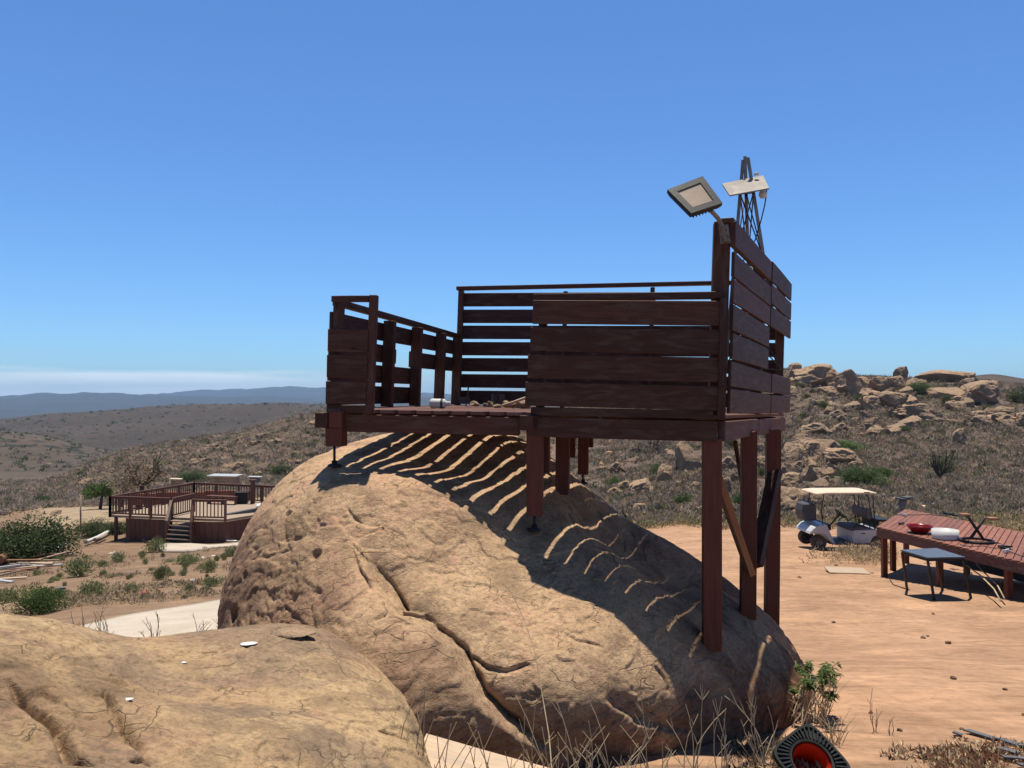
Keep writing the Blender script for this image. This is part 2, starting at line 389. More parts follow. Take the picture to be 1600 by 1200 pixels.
def boulder_mat():
    n = NT('boulder_sandstone'); c = n.coord(); g = n.node('ShaderNodeObjectInfo')
    a = n.noise(c, 1.4, 5, 0.65, 0.5); f = n.noise(c, 9, 5, 0.7)
    col = n.mix(n.ramp(a, [(0.35, 0.0), (0.65, 1.0)]), (0.50, 0.36, 0.245), (0.34, 0.235, 0.155))
    col = n.mix(1.0, col, n.ramp(f, [(0.3, 0.62), (0.75, 1.15)]), 'MULTIPLY')
    col = n.mix(1.0, col, n.ramp(g.outputs['Random'], [(0.0, (0.78, 0.77, 0.78)), (1.0, (1.15, 1.08, 1.0))]), 'MULTIPLY')
    return n.done(col, 0.93, n.bump(n.math('ADD', a, n.math('MULTIPLY', f, 0.4)), 0.8, 0.15))
M['boulder'] = boulder_mat()
# ------------------------------------------------------------------ terrain: one sheet from the camera to the far mountains
STN = [0.6, 1.5, 3, 4, 6, 8, 10, 14, 20, 28, 40, 48, 60, 75, 100, 160, 220, 350, 480, 900, 1500, 3500, 5500, 6500, 8000, 9500]
def zy(z, Y): return 620 - z * F / Y
def near(*zs): return [zy(z, Y) for z, Y in zip(zs, STN)]
_l = near(-1.6, -1.65, -1.9, -2.1, -2.5, -2.75)
_m = near(-1.6, -1.65, -1.85, -2.05, -2.35, -2.6)
_r = near(-1.6, -1.62, -1.72, -1.88, -2.25, -2.62, -2.97, -3.45, -4.02)
COLS = {
 -700: _l + [1015, 985, 955, 925, 890, 870, 840, 815, 790, 770, 750, 690, 700, 665, 675, 650, 622, 626, 626, 640],
 0:    _l + [1000, 965, 932, 900, 862, 846, 822, 803, 785, 765, 742, 678, 690, 656, 668, 648, 618, 628, 624, 640],
 60:   _l + [997, 960, 928, 896, 858, 835, 806, 791, 786, 764, 745, 683, 692, 645, 660, 648, 616, 628, 623, 640],
 130:  _l + [993, 955, 922, 890, 853, 822, 799, 788, 776, 729, 738, 701, 712, 642, 655, 648, 613, 628, 621, 640],
 200:  _l + [988, 950, 917, 886, 850, 815, 797, 784, 768, 702, 728, 712, 716, 640, 652, 645, 617, 628, 619, 640],
 300:  _l + [980, 945, 913, 883, 848, 815, 794, 780, 760, 687, 716, 706, 702, 632, 646, 643, 619, 626, 611, 640],
 360:  _l + [974, 941, 911, 881, 846, 812, 792, 777, 757, 676, 708, 698, 696, 630, 644, 643, 620, 626, 608, 640],
 430:  _l + [966, 935, 905, 877, 842, 808, 788, 772, 750, 658, 695, 690, 690, 627, 640, 640, 622, 625, 606, 640],
 500:  _m + [960, 930, 900, 870, 835, 802, 780, 765, 740, 642, 680, 680, 680, 631, 640, 640, 622, 624, 605, 640],
 560:  _m + [955, 928, 898, 867, 832, 800, 776, 760, 735, 645, 678, 678, 678, 634, 640, 640, 622, 624, 612, 640],
 640:  _m + [950, 925, 895, 865, 830, 795, 770, 755, 730, 650, 670, 670, 670, 636, 640, 640, 622, 624, 613, 640],
 700:  _m + [950, 922, 890, 860, 826, 795, 770, 752, 725, 652, 668, 668, 668, 636, 640, 640, 622, 624, 618, 640],
 800:  _m + [950, 918, 880, 845, 818, 790, 765, 745, 715, 645, 660, 660, 660, 636, 640, 640, 622, 624, 620, 640],
 950:  _r + [828, 795, 778, 752, 730, 700, 635, 650, 650, 650, 636, 640, 640, 626, 626, 626, 640],
 1050: _r + [824, 788, 770, 746, 722, 684, 612, 630, 640, 640, 636, 640, 640, 626, 626, 626, 640],
 1150: _r + [822, 786, 768, 745, 718, 676, 590, 620, 630, 630, 636, 640, 640, 626, 626, 626, 640],
 1230: _r + [821, 785, 767, 744, 715, 668, 577, 610, 620, 630, 636, 640, 640, 626, 626, 626, 640],
 1300: _r + [820, 785, 767, 744, 716, 668, 584, 605, 610, 630, 636, 640, 640, 626, 626, 626, 640],
 1400: _r + [818, 786, 768, 745, 718, 672, 594, 605, 604, 630, 636, 640, 640, 626, 626, 626, 640],
 1500: _r + [816, 786, 769, 747, 720, 676, 592, 605, 588, 620, 636, 640, 640, 626, 626, 626, 640],
 1550: _r + [816, 786, 770, 748, 722, 680, 598, 606, 580, 620, 636, 640, 640, 626, 626, 626, 640],
 1600: _r + [816, 787, 771, 749, 724, 682, 604, 610, 590, 620, 636, 640, 640, 626, 626, 626, 640],
 2300: _r + [816, 790, 775, 755, 735, 695, 625, 630, 610, 630, 640, 640, 640, 626, 626, 626, 640],
}
_kx = sorted(COLS); _T = np.array([COLS[k] for k in _kx], float)       # [col][station]
_lx = np.log(STN)
def pchip(x, y, xi):
    h = np.diff(x); d = np.diff(y, axis=-1) / h; m = np.zeros_like(y)
    w = d[..., :-1] * d[..., 1:]
    with np.errstate(divide='ignore', invalid='ignore'):
        m[..., 1:-1] = np.where(w > 0, 2 * w / (d[..., :-1] + d[..., 1:]), 0)
    m[..., 0] = d[..., 0]; m[..., -1] = d[..., -1]
    i = np.clip(np.searchsorted(x, xi) - 1, 0, len(x) - 2); t = (xi - x[i]) / h[i]
    t2, t3 = t * t, t * t * t
    return y[..., i] * (2 * t3 - 3 * t2 + 1) + m[..., i] * h[i] * (t3 - 2 * t2 + t) + y[..., i + 1] * (3 * t2 - 2 * t3) + m[..., i + 1] * h[i] * (t3 - t2)
_gl = np.linspace(_lx[0], _lx[-1], 600)
_G = pchip(_lx, _T, _gl)                                                   # [col][600]
_gx = np.arange(-700, 2301, 10)
_G = np.array([np.interp(_gx, _kx, _G[:, j]) for j in range(_G.shape[1])])   # [600][px]
_ker = np.exp(-np.linspace(-2, 2, 9) ** 2); _ker /= _ker.sum()
_G = np.array([np.convolve(np.pad(r, 4, 'edge'), _ker, 'valid') for r in _G])
def ground(x, y, detail=True):
    x = np.atleast_1d(np.asarray(x, float)); y = np.atleast_1d(np.asarray(y, float))
    r = np.hypot(x, y); Y = np.clip(np.maximum(y, 0.45 * r), STN[0], STN[-1] * 0.999)
    px = np.clip(800 + F * x / np.maximum(y, 0.45 * r), -700, 2299)
    i = (np.log(Y) - _lx[0]) / (_lx[-1] - _lx[0]) * 599; i0 = np.clip(i.astype(int), 0, 598); ti = i - i0
    j = (px + 700) / 10; j0 = np.clip(j.astype(int), 0, 299); tj = j - j0
    yp = (_G[i0, j0] * (1 - ti) + _G[i0 + 1, j0] * ti) * (1 - tj) + (_G[i0, j0 + 1] * (1 - ti) + _G[i0 + 1, j0 + 1] * ti) * tj
    z = (620 - yp) / F * Y
    # behind the camera everything eases to one plain plateau
    bk = sstep(0.5, -0.6, y / np.maximum(r, 1e-3)); z = z * (1 - bk) + (-1.6 - 0.02 * np.minimum(r, 400)) * bk
    if detail:
        q = np.stack([x, y, 0 * x], 1)
        z = z + 0.05 * fbm(q * 0.45, 3, 5) * sstep(1, 6, Y) + 0.018 * fbm(q * 2.5, 3, 9) * sstep(60, 20, Y)
        z = z + fbm(q * 0.06, 4, 31) * 0.5 * sstep(28, 80, Y)
        z = z + fbm(q / 110.0, 5, 41) * 6.5 * sstep(150, 500, Y) + fbm(q / 700.0, 5, 51) * 20 * sstep(1500, 5000, Y) + fbm(q / 260.0, 5, 57) * 30 * sstep(2500, 5000, Y)
    return z
def gz(x, y): return float(ground(x, y)[0])
def on_ground(px, py, y0=2.0, y1=9000.0):
    """first point of the ground sheet, farther than y0, seen at px, py"""
    Ys = np.exp(np.linspace(math.log(y0), math.log(y1), 1500)); xs = (px - 800) / F * Ys
    z = ground(xs, Ys); yp = 620 - z / Ys * F
    k = np.nonzero(yp <= py)[0]; k = int(k[0]) if len(k) else len(Ys) - 1
    return Vector((xs[k], Ys[k], z[k]))

def build_ground():
    az = np.concatenate([np.linspace(-180, -44, 50, endpoint=False), np.linspace(-44, 44, 520), np.linspace(44, 180, 51)[1:]])
    az = np.radians(az); rr = np.exp(np.linspace(math.log(0.5), math.log(9800), 620))
    A, R = np.meshgrid(az, rr); X = (R * np.sin(A)).ravel(); Yc = (R * np.cos(A)).ravel()
    Z = ground(X, Yc); na, nr = len(az), len(rr)
    i = np.arange(nr - 1)[:, None] * na + np.arange(na - 1)[None, :]
    Fq = np.stack([i, i + 1, i + na + 1, i + na], -1).reshape(-1, 4)
    V = np.stack([X, Yc, Z], 1); V = np.concatenate([V, [[0, 0, -1.6]]])
    me = np_mesh('ground', V, Fq, smooth=True)
    # colour of the soil, region by region
    px = 800 + F * X / np.maximum(Yc, 0.45 * R.ravel()); Y = np.maximum(Yc, 0.45 * R.ravel())
    q = np.stack([X, Yc, 0 * X], 1); n1 = fbm(q * 0.12, 4, 71)[:, None]; n2 = fbm(q / 60, 4, 77)[:, None]
    def L(*c): return np.array(c)[None, :]
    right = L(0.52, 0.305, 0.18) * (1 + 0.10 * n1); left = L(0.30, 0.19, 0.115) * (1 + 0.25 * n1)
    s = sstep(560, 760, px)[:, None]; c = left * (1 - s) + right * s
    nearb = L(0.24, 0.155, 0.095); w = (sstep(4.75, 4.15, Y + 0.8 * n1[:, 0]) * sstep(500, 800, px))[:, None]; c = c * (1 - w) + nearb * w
    pale = L(0.42, 0.31, 0.20); w = (sstep(44, 56, Y) * sstep(115, 80, Y) * sstep(30, 100, px) * sstep(620, 480, px))[:, None]; c = c * (1 - w) + pale * w
    hill = L(0.16, 0.115, 0.088) * (1 + 0.25 * n1); w = (sstep(27, 36, Y + 3 * n1[:, 0]) * sstep(760, 900, px))[:, None]; c = c * (1 - w) + hill * w
    hl = L(0.16, 0.115, 0.08) * (1 + 0.3 * n2); w = (sstep(80, 110, Y) * sstep(900, 700, px))[:, None]; c = c * (1 - w) + hl * w
    far = L(0.075, 0.056, 0.042) * (1 + 0.35 * n2); far = far * (1.0 + 0.3 * sstep(560, 460, Y)[:, None] * np.array([1.15, 1.0, .9])[None, :]); w = sstep(190, 250, Y)[:, None]; c = c * (1 - w) + far * w
    mtn = L(0.04, 0.046, 0.035); w = sstep(1500, 3000, Y)[:, None]; c = c * (1 - w) + mtn * w
    c = np.concatenate([np.clip(c, 0, 1), [[0.4, 0.25, 0.15]]])
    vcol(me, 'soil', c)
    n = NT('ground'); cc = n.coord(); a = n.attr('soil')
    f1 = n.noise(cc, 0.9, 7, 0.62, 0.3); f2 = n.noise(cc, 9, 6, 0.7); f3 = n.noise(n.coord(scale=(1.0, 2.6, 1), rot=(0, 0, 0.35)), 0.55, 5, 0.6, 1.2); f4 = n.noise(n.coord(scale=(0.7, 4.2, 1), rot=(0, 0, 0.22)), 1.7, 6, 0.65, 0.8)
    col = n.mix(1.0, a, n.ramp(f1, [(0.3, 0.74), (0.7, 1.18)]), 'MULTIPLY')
    col = n.mix(1.0, col, n.ramp(f3, [(0.34, 0.70), (0.45, 0.98), (0.50, 0.90), (0.66, 1.10)]), 'MULTIPLY')
    col = n.mix(1.0, col, n.ramp(f2, [(0.28, 0.74), (0.6, 1.08)]), 'MULTIPLY')
    col = n.mix(1.0, col, n.ramp(f4, [(0.36, 0.82), (0.45, 1.0), (0.62, 1.06)]), 'MULTIPLY')
    col = n.mix(n.ramp(n.voro(cc, 7), [(0.06, 0.5), (0.10, 0.0)]), col, (0.20, 0.14, 0.10))
    # scattered shrubs on the distant slopes, too small to stand out as shapes
    geo = n.node('ShaderNodeNewGeometry'); sp = n.node('ShaderNodeSeparateXYZ'); n.t.links.new(geo.outputs['Position'], sp.inputs[0])
    d1 = n.voro(n.coord(), 0.085); dots = n.ramp(d1, [(0.26, 1.0), (0.38, 0.0)])
    d2 = n.voro(n.coord(), 0.22); dots2 = n.ramp(d2, [(0.22, 0.8), (0.34, 0.0)])
    fm = n.math('MULTIPLY', n.math('SUBTRACT', sp.outputs[1], 190), 0.01, True); fm2 = n.math('MULTIPLY', n.math('SUBTRACT', sp.outputs[1], 90), 0.01, True)
    clus = n.ramp(n.noise(n.coord(), 0.011, 4), [(0.42, 0.1), (0.6, 1.0)])
    col = n.mix(n.math('MULTIPLY', n.math('MULTIPLY', dots, fm), clus), col, (0.028, 0.028, 0.018))
    col = n.mix(n.math('MULTIPLY', n.math('MULTIPLY', dots2, fm2), 0.7), col, (0.11, 0.09, 0.065))
    d3 = n.voro(n.coord(), 0.16); col = n.mix(n.math('MULTIPLY', n.math('MULTIPLY', n.ramp(d3, [(0.10, 1.0), (0.16, 0.0)]), fm), n.ramp(n.noise(n.coord(), 0.02, 3), [(0.52, 0.0), (0.62, 0.8)])), col, (0.42, 0.32, 0.23))
    nr = n.bump(n.noise(cc, 45, 5, 0.7), 0.3, 0.02, n.bump(n.math('ADD', n.math('ADD', f3, n.math('MULTIPLY', f4, 0.3)), n.math('ADD', n.math('MULTIPLY', f2, 0.35), n.math('MULTIPLY', f1, 0.8))), 0.7, 0.10))
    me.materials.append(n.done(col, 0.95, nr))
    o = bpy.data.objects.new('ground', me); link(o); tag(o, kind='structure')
build_ground()

def concrete_mat():
    n = NT('concrete'); c = n.coord(); f = n.noise(c, 1.4, 6, 0.6); g = n.noise(c, 25, 4)
    col = n.mix(n.ramp(f, [(0.35, 0.0), (0.7, 1.0)]), (0.62, 0.53, 0.43), (0.50, 0.42, 0.33))
    col = n.mix(1.0, col, n.ramp(g, [(0.3, 0.88), (0.7, 1.06)]), 'MULTIPLY')
    return n.done(col, 0.9, n.bump(g, 0.3, 0.01))
M['concrete'] = concrete_mat()
def path_sheet(name, edges, thick=0.07, n=30, m=14):
    """edges: (px, near Y, far Y) along the slab; lies on the ground"""
    pxs = np.linspace(edges[0][0], edges[-1][0], n); e = np.array(edges, float)
    y0 = np.interp(pxs, e[:, 0], e[:, 1]); y1 = np.interp(pxs, e[:, 0], e[:, 2])
    T = np.linspace(0, 1, m)[None, :]; Y = y0[:, None] * (1 - T) + y1[:, None] * T; X = (pxs[:, None] - 800) / F * Y
    Z = ground(X.ravel(), Y.ravel(), False) + 0.07
    V = np.stack([X.ravel(), Y.ravel(), Z], 1); i = np.arange(n - 1)[:, None] * m + np.arange(m - 1)[None, :]
    Fq = np.stack([i, i + m, i + m + 1, i + 1], -1).reshape(-1, 4)
    me = np_mesh(name, V, Fq, [M['concrete']], smooth=True); o = bpy.data.objects.new(name, me); link(o)
    s = o.modifiers.new('thick', 'SOLIDIFY'); s.thickness = 0.14; s.offset = -1
    return tag(o, kind='structure')
path_sheet('path', [(70, 7.6, 10.2), (120, 7, 10.6), (200, 6.5, 12.0), (290, 6.2, 13.2), (360, 6.0, 14.4), (520, 6.0, 16)])
path_sheet('path', [(238, 38.6, 39.0), (256, 35.8, 39.6), (300, 35.4, 39.4), (330, 37.0, 38.3), (385, 37.6, 38.9), (430, 37.8, 39.2)], n=20, m=8)

# ------------------------------------------------------------------ the large sandstone boulders: closed star-shaped bodies
def cube_sphere(N):
    t = np.tan(np.linspace(-math.pi / 4, math.pi / 4, N)); U, W = np.meshgrid(t, t); one = np.ones_like(U); V = []; Fq = []
    i = np.arange(N - 1)[:, None] * N + np.arange(N - 1)[None, :]; quad = np.stack([i, i + 1, i + N + 1, i + N], -1).reshape(-1, 4)
    for k, (a, b, c) in enumerate(((one, U, W), (-one, -U, W), (-U, one, W), (U, -one, W), (-W, U, one), (W, U, -one))):
        V.append(np.stack([a, b, c], -1).reshape(-1, 3)); Fq.append(quad + k * N * N)
    V = np.concatenate(V); V /= np.linalg.norm(V, axis=1)[:, None]; Fq = np.concatenate(Fq)
    _, idx, inv = np.unique(np.round(V * 1e5).astype(np.int64), axis=0, return_index=True, return_inverse=True)
    return V[idx], inv.ravel()[Fq]
class Star:
    def __init__(s, C, pts, smooth=5e-3):
        s.C = np.array(C, float); p = np.array([tuple(q) for q in pts]) - s.C; r = np.linalg.norm(p, axis=1); s.d = p / r[:, None]
        n = len(r); K = np.linalg.norm(s.d[:, None] - s.d[None], axis=2) ** 3
        A = np.zeros((n + 4, n + 4)); A[:n, :n] = K + smooth * np.eye(n); A[:n, n] = 1; A[:n, n + 1:] = s.d; A[n:, :n] = A[:n, n:].T
        s.w = np.linalg.solve(A, np.concatenate([r, np.zeros(4)]))
    def r(s, D):
        out = np.zeros(len(D))
        for a in range(0, len(D), 40000):
            d = D[a:a + 40000]; K = np.linalg.norm(d[:, None] - s.d[None], axis=2) ** 3
            out[a:a + 40000] = K @ s.w[:-4] + s.w[-4] + d @ s.w[-3:]
        return np.maximum(out, 0.15)
    def hit(s, px, py):
        """where the line of sight at px, py meets the smooth body"""
        d = np.array(P(px, py, 1.0)); T = np.linspace(1.2, 12, 1500); q = d[None] * T[:, None] - s.C
        R = np.linalg.norm(q, axis=1); k = np.nonzero(R <= s.r(q / R[:, None]))[0]
        return None if len(k) == 0 else d * T[k[0]]
def seg_field(V, line):
    """distance to a 3D polyline and signed side (screen-down positive)"""
    best = np.full(len(V), 1e9); side = np.zeros(len(V)); along = np.zeros(len(V)); L = len(line) - 1
    for i in range(L):
        a, b = line[i], line[i + 1]; ab = b - a; t = np.clip((V - a) @ ab / (ab @ ab), 0, 1); c = a + t[:, None] * ab
        d = np.linalg.norm(V - c, axis=1); m = d < best; best[m] = d[m]
        nrm = np.cross(ab, np.array([0, 1.0, 0])); nrm /= np.linalg.norm(nrm) + 1e-9
        side[m] = ((V - c) @ nrm)[m]; along[m] = ((i + t) / L)[m]
    return best, side, along

def big_rock(name, C, pts, N, cracks, pits, stains, label, mat, rough_zone):
    S = Star(C, pts); D, Fq = cube_sphere(N); r = S.r(D); V = S.C + D * r[:, None]
    rz = rough_zone(V)
    w = V + 0.25 * np.stack([fbm(V * 1.3, 3, 3), fbm(V * 1.3 + 9, 3, 4), fbm(V * 1.3 + 5, 3, 6)], 1)
    dr = 0.06 * fbm(w * 0.9, 3, 11) + 0.013 * fbm(w * np.array([2.4, 2.4, 4.]), 5, 12, .45)
    t = fbm(w * np.array([1.5, 1.5, 3.2]), 5, 13, .45) * 3.6                  # flaking layers
    dr += 0.011 * (np.floor(t) + sstep(0.90, 1.0, t - np.floor(t)) - t * 0.9)
    t = fbm(w * np.array([4, 4, 8.]), 4, 14, .4) * 2.6; dr += 0.0028 * (np.floor(t) + sstep(0.86, 1, t - np.floor(t)) - t * 0.85)
    rg = fbm(V * np.array([6, 6, 9.]), 5, 15, 0.62); dr += rz * (0.010 * rg + 0.004 * fbm(w * np.array([13, 13, 24.]), 4, 18, .65) - 0.008 * sstep(.40, .52, fbm(w * np.array([5, 5, 9.]), 3, 19)) - 0.004 * sstep(.38, .5, fbm(w * np.array([12, 12, 18.]), 3, 20)) - 0.010 * np.maximum(0, np.abs(fbm(w * np.array([3, 3, 6.]), 3, 16)) * -14 + 1))
    wig = 0.018 * np.stack([fbm(V * 5, 3, 21), fbm(V * 5 + 3, 3, 22), fbm(V * 5 + 7, 3, 23)], 1)
    for line, wdt, dep, under in cracks:
        L3 = [S.hit(*p) for p in line]; L3 = [q for q in L3 if q is not None]
        if len(L3) < 2: continue
        d, side, al = seg_field(V + wig, L3); tap = np.clip(np.minimum(al, 1 - al) * 6, 0.15, 1)
        dr -= dep * tap * np.exp(-(d / (wdt * tap)) ** 2)
        if under: dr -= under * tap * sstep(0.0, 0.02, side) * np.exp(-np.maximum(d - 0.02, 0) / 0.20)
    for px, py, rad, dep in pits:
        h = S.hit(px, py)
        if h is not None: dr -= dep * sstep(1.0, 0.55, np.linalg.norm(V + wig * 0.4 - h, axis=1) / rad)
    V = V + D * dr[:, None]
    me = np_mesh(name, V - S.C, Fq, [mat], smooth=True); vcol(me, 'stain', stains(V, rz))
    o = bpy.data.objects.new(name, me); o.location = S.C; link(o); tag(o, label, 'boulder')
    S.V = V; S.px = 800 + F * V[:, 0] / V[:, 1]; S.py = 620 - F * V[:, 2] / V[:, 1]; return S, o
pt = lambda *a: P(*a)
W = lambda x, y, z: Vector((x, y, z))
main_pts = [pt(*a) for a in (
 (523, 724, 5.1), (470, 722, 5.5), (530, 697, 6.1), (592, 683, 6.8), (645, 678, 7.2), (703, 681, 7.7), (760, 694, 8.0), (805, 712, 8.0), (855, 738, 7.9),
 (904, 758, 7.2), (952, 788, 6.95), (1012, 822, 6.6), (1062, 852, 6.3), (1102, 880, 6.15), (1152, 925, 6.0), (1202, 965, 5.95), (1000, 860, 5.75), (1050, 905, 5.5), (940, 830, 5.75), (1238, 1008, 5.8), (1256, 1052, 5.3),
 (1240, 1102, 4.95), (1195, 1160, 4.6), (520, 749, 4.84), (600, 747, 4.86), (690, 752, 4.9), (600, 728, 5.3), (700, 738, 5.3), (835, 824, 4.9), (880, 774, 5.7), (910, 752, 6.9), (1110, 1016, 4.72), (1168, 966, 5.5),
 (432, 780, 5.2), (400, 832, 5.0), (372, 885, 4.9), (350, 942, 4.85), (342, 985, 4.8), (345, 1040, 4.7),
 (450, 850, 4.65), (390, 930, 4.5), (550, 850, 4.4), (700, 850, 4.55), (950, 900, 4.65), (560, 950, 3.95), (700, 950, 4.1), (850, 950, 4.25), (1000, 1000, 4.35),
 (620, 1050, 3.6), (750, 1050, 3.8), (900, 1050, 3.95), (1050, 1100, 4.15), (1150, 1090, 4.55), (470, 1030, 4.1), (650, 1130, 3.5), (800, 1130, 3.62), (1000, 1140, 3.95), (1100, 1195, 4.35), (950, 1195, 4.15), (780, 1200, 3.85), (870, 1150, 3.72))] + [
 W(-1.95, 5.2, -2.3), W(-1.7, 4.3, -2.4), W(-0.6, 3.8, -2.4), W(0.4, 4.3, -2.6), W(1.5, 4.7, -2.6), W(1.95, 5.2, -2.7), W(2.4, 6.6, -2.6), W(1.6, 7.7, -2.5), W(0.4, 8.9, -2.3), W(-1.0, 8.3, -2.2), W(-1.8, 6.9, -2.2),
 W(0.1, 5.9, -4.2)]
cr_main = [
 ([(548, 845), (575, 880), (596, 915), (612, 953), (642, 957), (678, 985), (712, 1008), (724, 1040), (742, 1082), (790, 1128), (835, 1165), (880, 1195)], 0.024, 0.14, 0.15),
 ([(612, 955), (600, 962), (580, 975)], 0.012, 0.03, 0.0),
 ([(520, 850), (548, 845), (580, 832), (612, 822)], 0.012, 0.035, 0.02),
 ([(550, 848), (565, 900), (585, 930)], 0.012, 0.03, 0.0),
 ([(536, 790), (556, 810), (575, 822), (600, 820)], 0.010, 0.025, 0.01),
 ([(724, 1012), (755, 1040), (790, 1045), (832, 1030)], 0.012, 0.04, 0.0),
 ([(430, 845), (470, 838), (520, 800)], 0.012, 0.03, 0.02), ([(380, 880), (420, 868), (470, 852)], 0.012, 0.03, 0.02),
 ([(690, 775), (720, 785), (745, 790)], 0.008, 0.015, 0.0), ([(660, 870), (700, 885), (740, 905)], 0.008, 0.018, 0.0),
 ([(850, 840), (880, 860), (910, 870)], 0.007, 0.014, 0.0), ([(880, 985), (905, 1000), (940, 1010), (960, 1040)], 0.008, 0.02, 0.0),
 ([(1020, 1035), (1040, 1060), (1050, 1090)], 0.01, 0.02, 0.0), ([(940, 1090), (1000, 1130), (1085, 1150)], 0.012, 0.04, 0.05),
]
pits_main = [(451, 803, 0.022, 0.07), (385, 900, 0.03, 0.03), (497, 868, 0.04, 0.04), (365, 960, 0.06, 0.08)]
def rz_main(V):
    px = 800 + F * V[:, 0] / V[:, 1]; py = 620 - F * V[:, 2] / V[:, 1]
    n = fbm(V * 2, 3, 61) * 60
    a = sstep(560, 470, px + n) * sstep(770, 850, py); b = sstep(950, 1040, py + n) * sstep(760, 680, px + n); c = sstep(1060, 1110, py + n)
    return np.clip(np.maximum(np.maximum(a, b), c), 0, 1)
def st_main(V, rz):
    x, y, z = V.T; n = fbm(V * np.array([3, 3, 1.2]), 4, 91)[:, None]; c = np.ones((len(V), 3))
    c = c * (1 - (0.25 + .26 * sstep(-.1, .3, fbm(V * 3.5, 4, 95)))[:, None] * rz[:, None] * np.array([0.95, 1.0, 0.95]))
    v = (sstep(0.75, 1.5, x + .3 * n[:, 0]) * (.45 + .55 * sstep(-0.1, 0.1, n[:, 0])))[:, None]; c = c * (1 - v * np.array([0.58, 0.64, 0.64]))       # dark desert varnish on the right flank
    b = (sstep(1.2, 1.7, x) * sstep(-1.75, -2.0, z))[:, None]; c = c * (1 - b * np.array([0.25, 0.45, 0.5]))
    return c
S_MAIN, _ = big_rock('boulder', (0.1, 5.7, -2.2), main_pts, 340, cr_main, pits_main, st_main,
    'huge cracked tan sandstone dome under the wooden lookout platform', M['rock_main'], rz_main)
left_pts = [pt(*a) for a in (
 (0, 966, 3.2), (60, 975, 3.3), (110, 989, 3.4), (200, 1001, 3.55), (280, 996, 3.65), (345, 988, 3.8), (430, 980, 3.95), (500, 980, 3.9), (540, 1012, 3.6), (555, 1035, 3.35), (585, 1068, 3.1), (614, 1115, 2.85), (637, 1170, 2.65), (640, 1215, 2.5),
 (300, 1100, 2.55), (100, 1100, 2.25), (500, 1100, 2.85), (0, 1050, 2.35), (0, 1195, 1.85), (300, 1195, 2.1), (550, 1195, 2.4), (400, 1030, 3.2), (200, 1040, 2.95), (-300, 1000, 2.6), (-500, 1150, 1.9))] + [
 W(-0.32, 2.4, -1.6), W(-0.4, 1.7, -1.4), W(-1.0, 1.05, -1.3), W(-2.4, 0.9, -1.4), W(-3.2, 2.1, -1.6), W(-2.9, 3.3, -1.8), W(-1.9, 4.15, -1.9), W(-1.0, 4.2, -1.9), W(-0.5, 3.5, -1.9), W(-1.5, 2.5, -3.0)]
cr_left = [([(640, 1125), (610, 1112), (580, 1095), (535, 1075)], 0.008, 0.03, 0.0), ([(665, 1155), (640, 1140), (605, 1130)], 0.01, 0.04, 0.0),
 ([(0, 1050), (50, 1100), (95, 1130), (110, 1180), (150, 1195)], 0.018, 0.06, 0.03), ([(160, 1075), (185, 1110), (235, 1190)], 0.014, 0.05, 0.02),
 ([(20, 1080), (60, 1070), (110, 1095)], 0.012, 0.04, 0.02), ([(230, 992), (320, 998), (420, 1012), (470, 1010)], 0.010, 0.02, 0.02), ([(200, 1190), (225, 1185), (240, 1195)], 0.01, 0.04, 0.0)]
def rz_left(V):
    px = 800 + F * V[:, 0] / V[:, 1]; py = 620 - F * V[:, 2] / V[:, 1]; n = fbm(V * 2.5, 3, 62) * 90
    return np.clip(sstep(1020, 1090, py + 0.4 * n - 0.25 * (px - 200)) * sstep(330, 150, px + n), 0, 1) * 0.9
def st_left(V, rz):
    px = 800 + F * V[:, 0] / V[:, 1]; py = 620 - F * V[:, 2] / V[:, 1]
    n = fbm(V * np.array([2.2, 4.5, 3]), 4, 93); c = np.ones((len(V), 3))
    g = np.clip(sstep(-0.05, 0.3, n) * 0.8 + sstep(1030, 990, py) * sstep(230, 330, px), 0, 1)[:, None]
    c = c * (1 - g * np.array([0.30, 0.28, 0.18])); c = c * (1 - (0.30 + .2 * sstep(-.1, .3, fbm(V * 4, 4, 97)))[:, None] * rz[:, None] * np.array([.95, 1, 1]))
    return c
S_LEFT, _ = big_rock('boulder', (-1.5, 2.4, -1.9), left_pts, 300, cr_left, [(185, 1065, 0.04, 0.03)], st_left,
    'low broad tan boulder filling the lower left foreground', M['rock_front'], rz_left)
# ------------------------------------------------------------------ the lookout platform
FLc, FRc, BRc, BLc = P(512, 638, 5.1), P(1126, 648, 4.68), P(1224, 646, 7.2), P(706, 632, 7.6)
LEAN = 0.034
def Q(s, t, h):
    a = FLc.lerp(FRc, s); b = BLc.lerp(BRc, s); p = a.lerp(b, t)
    return Vector((p.x + LEAN * h, p.y, p.z + h))
def s_on(t, px, h=0.0):
    a, b = Q(0, t, h), Q(1, t, h); u = (px - 800) / F; return (u * a.y - a.x) / ((b.x - a.x) - u * (b.y - a.y))
def t_on(s, px, h=0.0):
    a, b = Q(s, 0, h), Q(s, 1, h); u = (px - 800) / F; return (u * a.y - a.x) / ((b.x - a.x) - u * (b.y - a.y))
UPV = Vector((LEAN, 0, 1)).normalized()
plat = thing('lookout_platform', P(835, 824, 4.9), 'dark red-brown slatted wooden lookout platform standing on the huge boulder', 'platform')
SEED = [100]
def part(name, mat='stain', par=None, bevel=0.003, label=None, builder=None):
    SEED[0] += 1; mb = MB(SEED[0]); builder(mb); return mb.build(name, M[mat], par or plat, bevel, label)
out_front = (Q(0, 0, 0) - Q(0, 1, 0)); out_front.z = 0; out_front.normalize()
fd = (FRc - FLc); fd.z = 0; fd.normalize(); fn = Vector((fd.y, -fd.x, 0))         # outward (towards camera) normal of the front
rd = (BRc - FRc); rd.z = 0; rd.normalize(); rn = Vector((rd.y, -rd.x, 0))         # outward normal of the right side
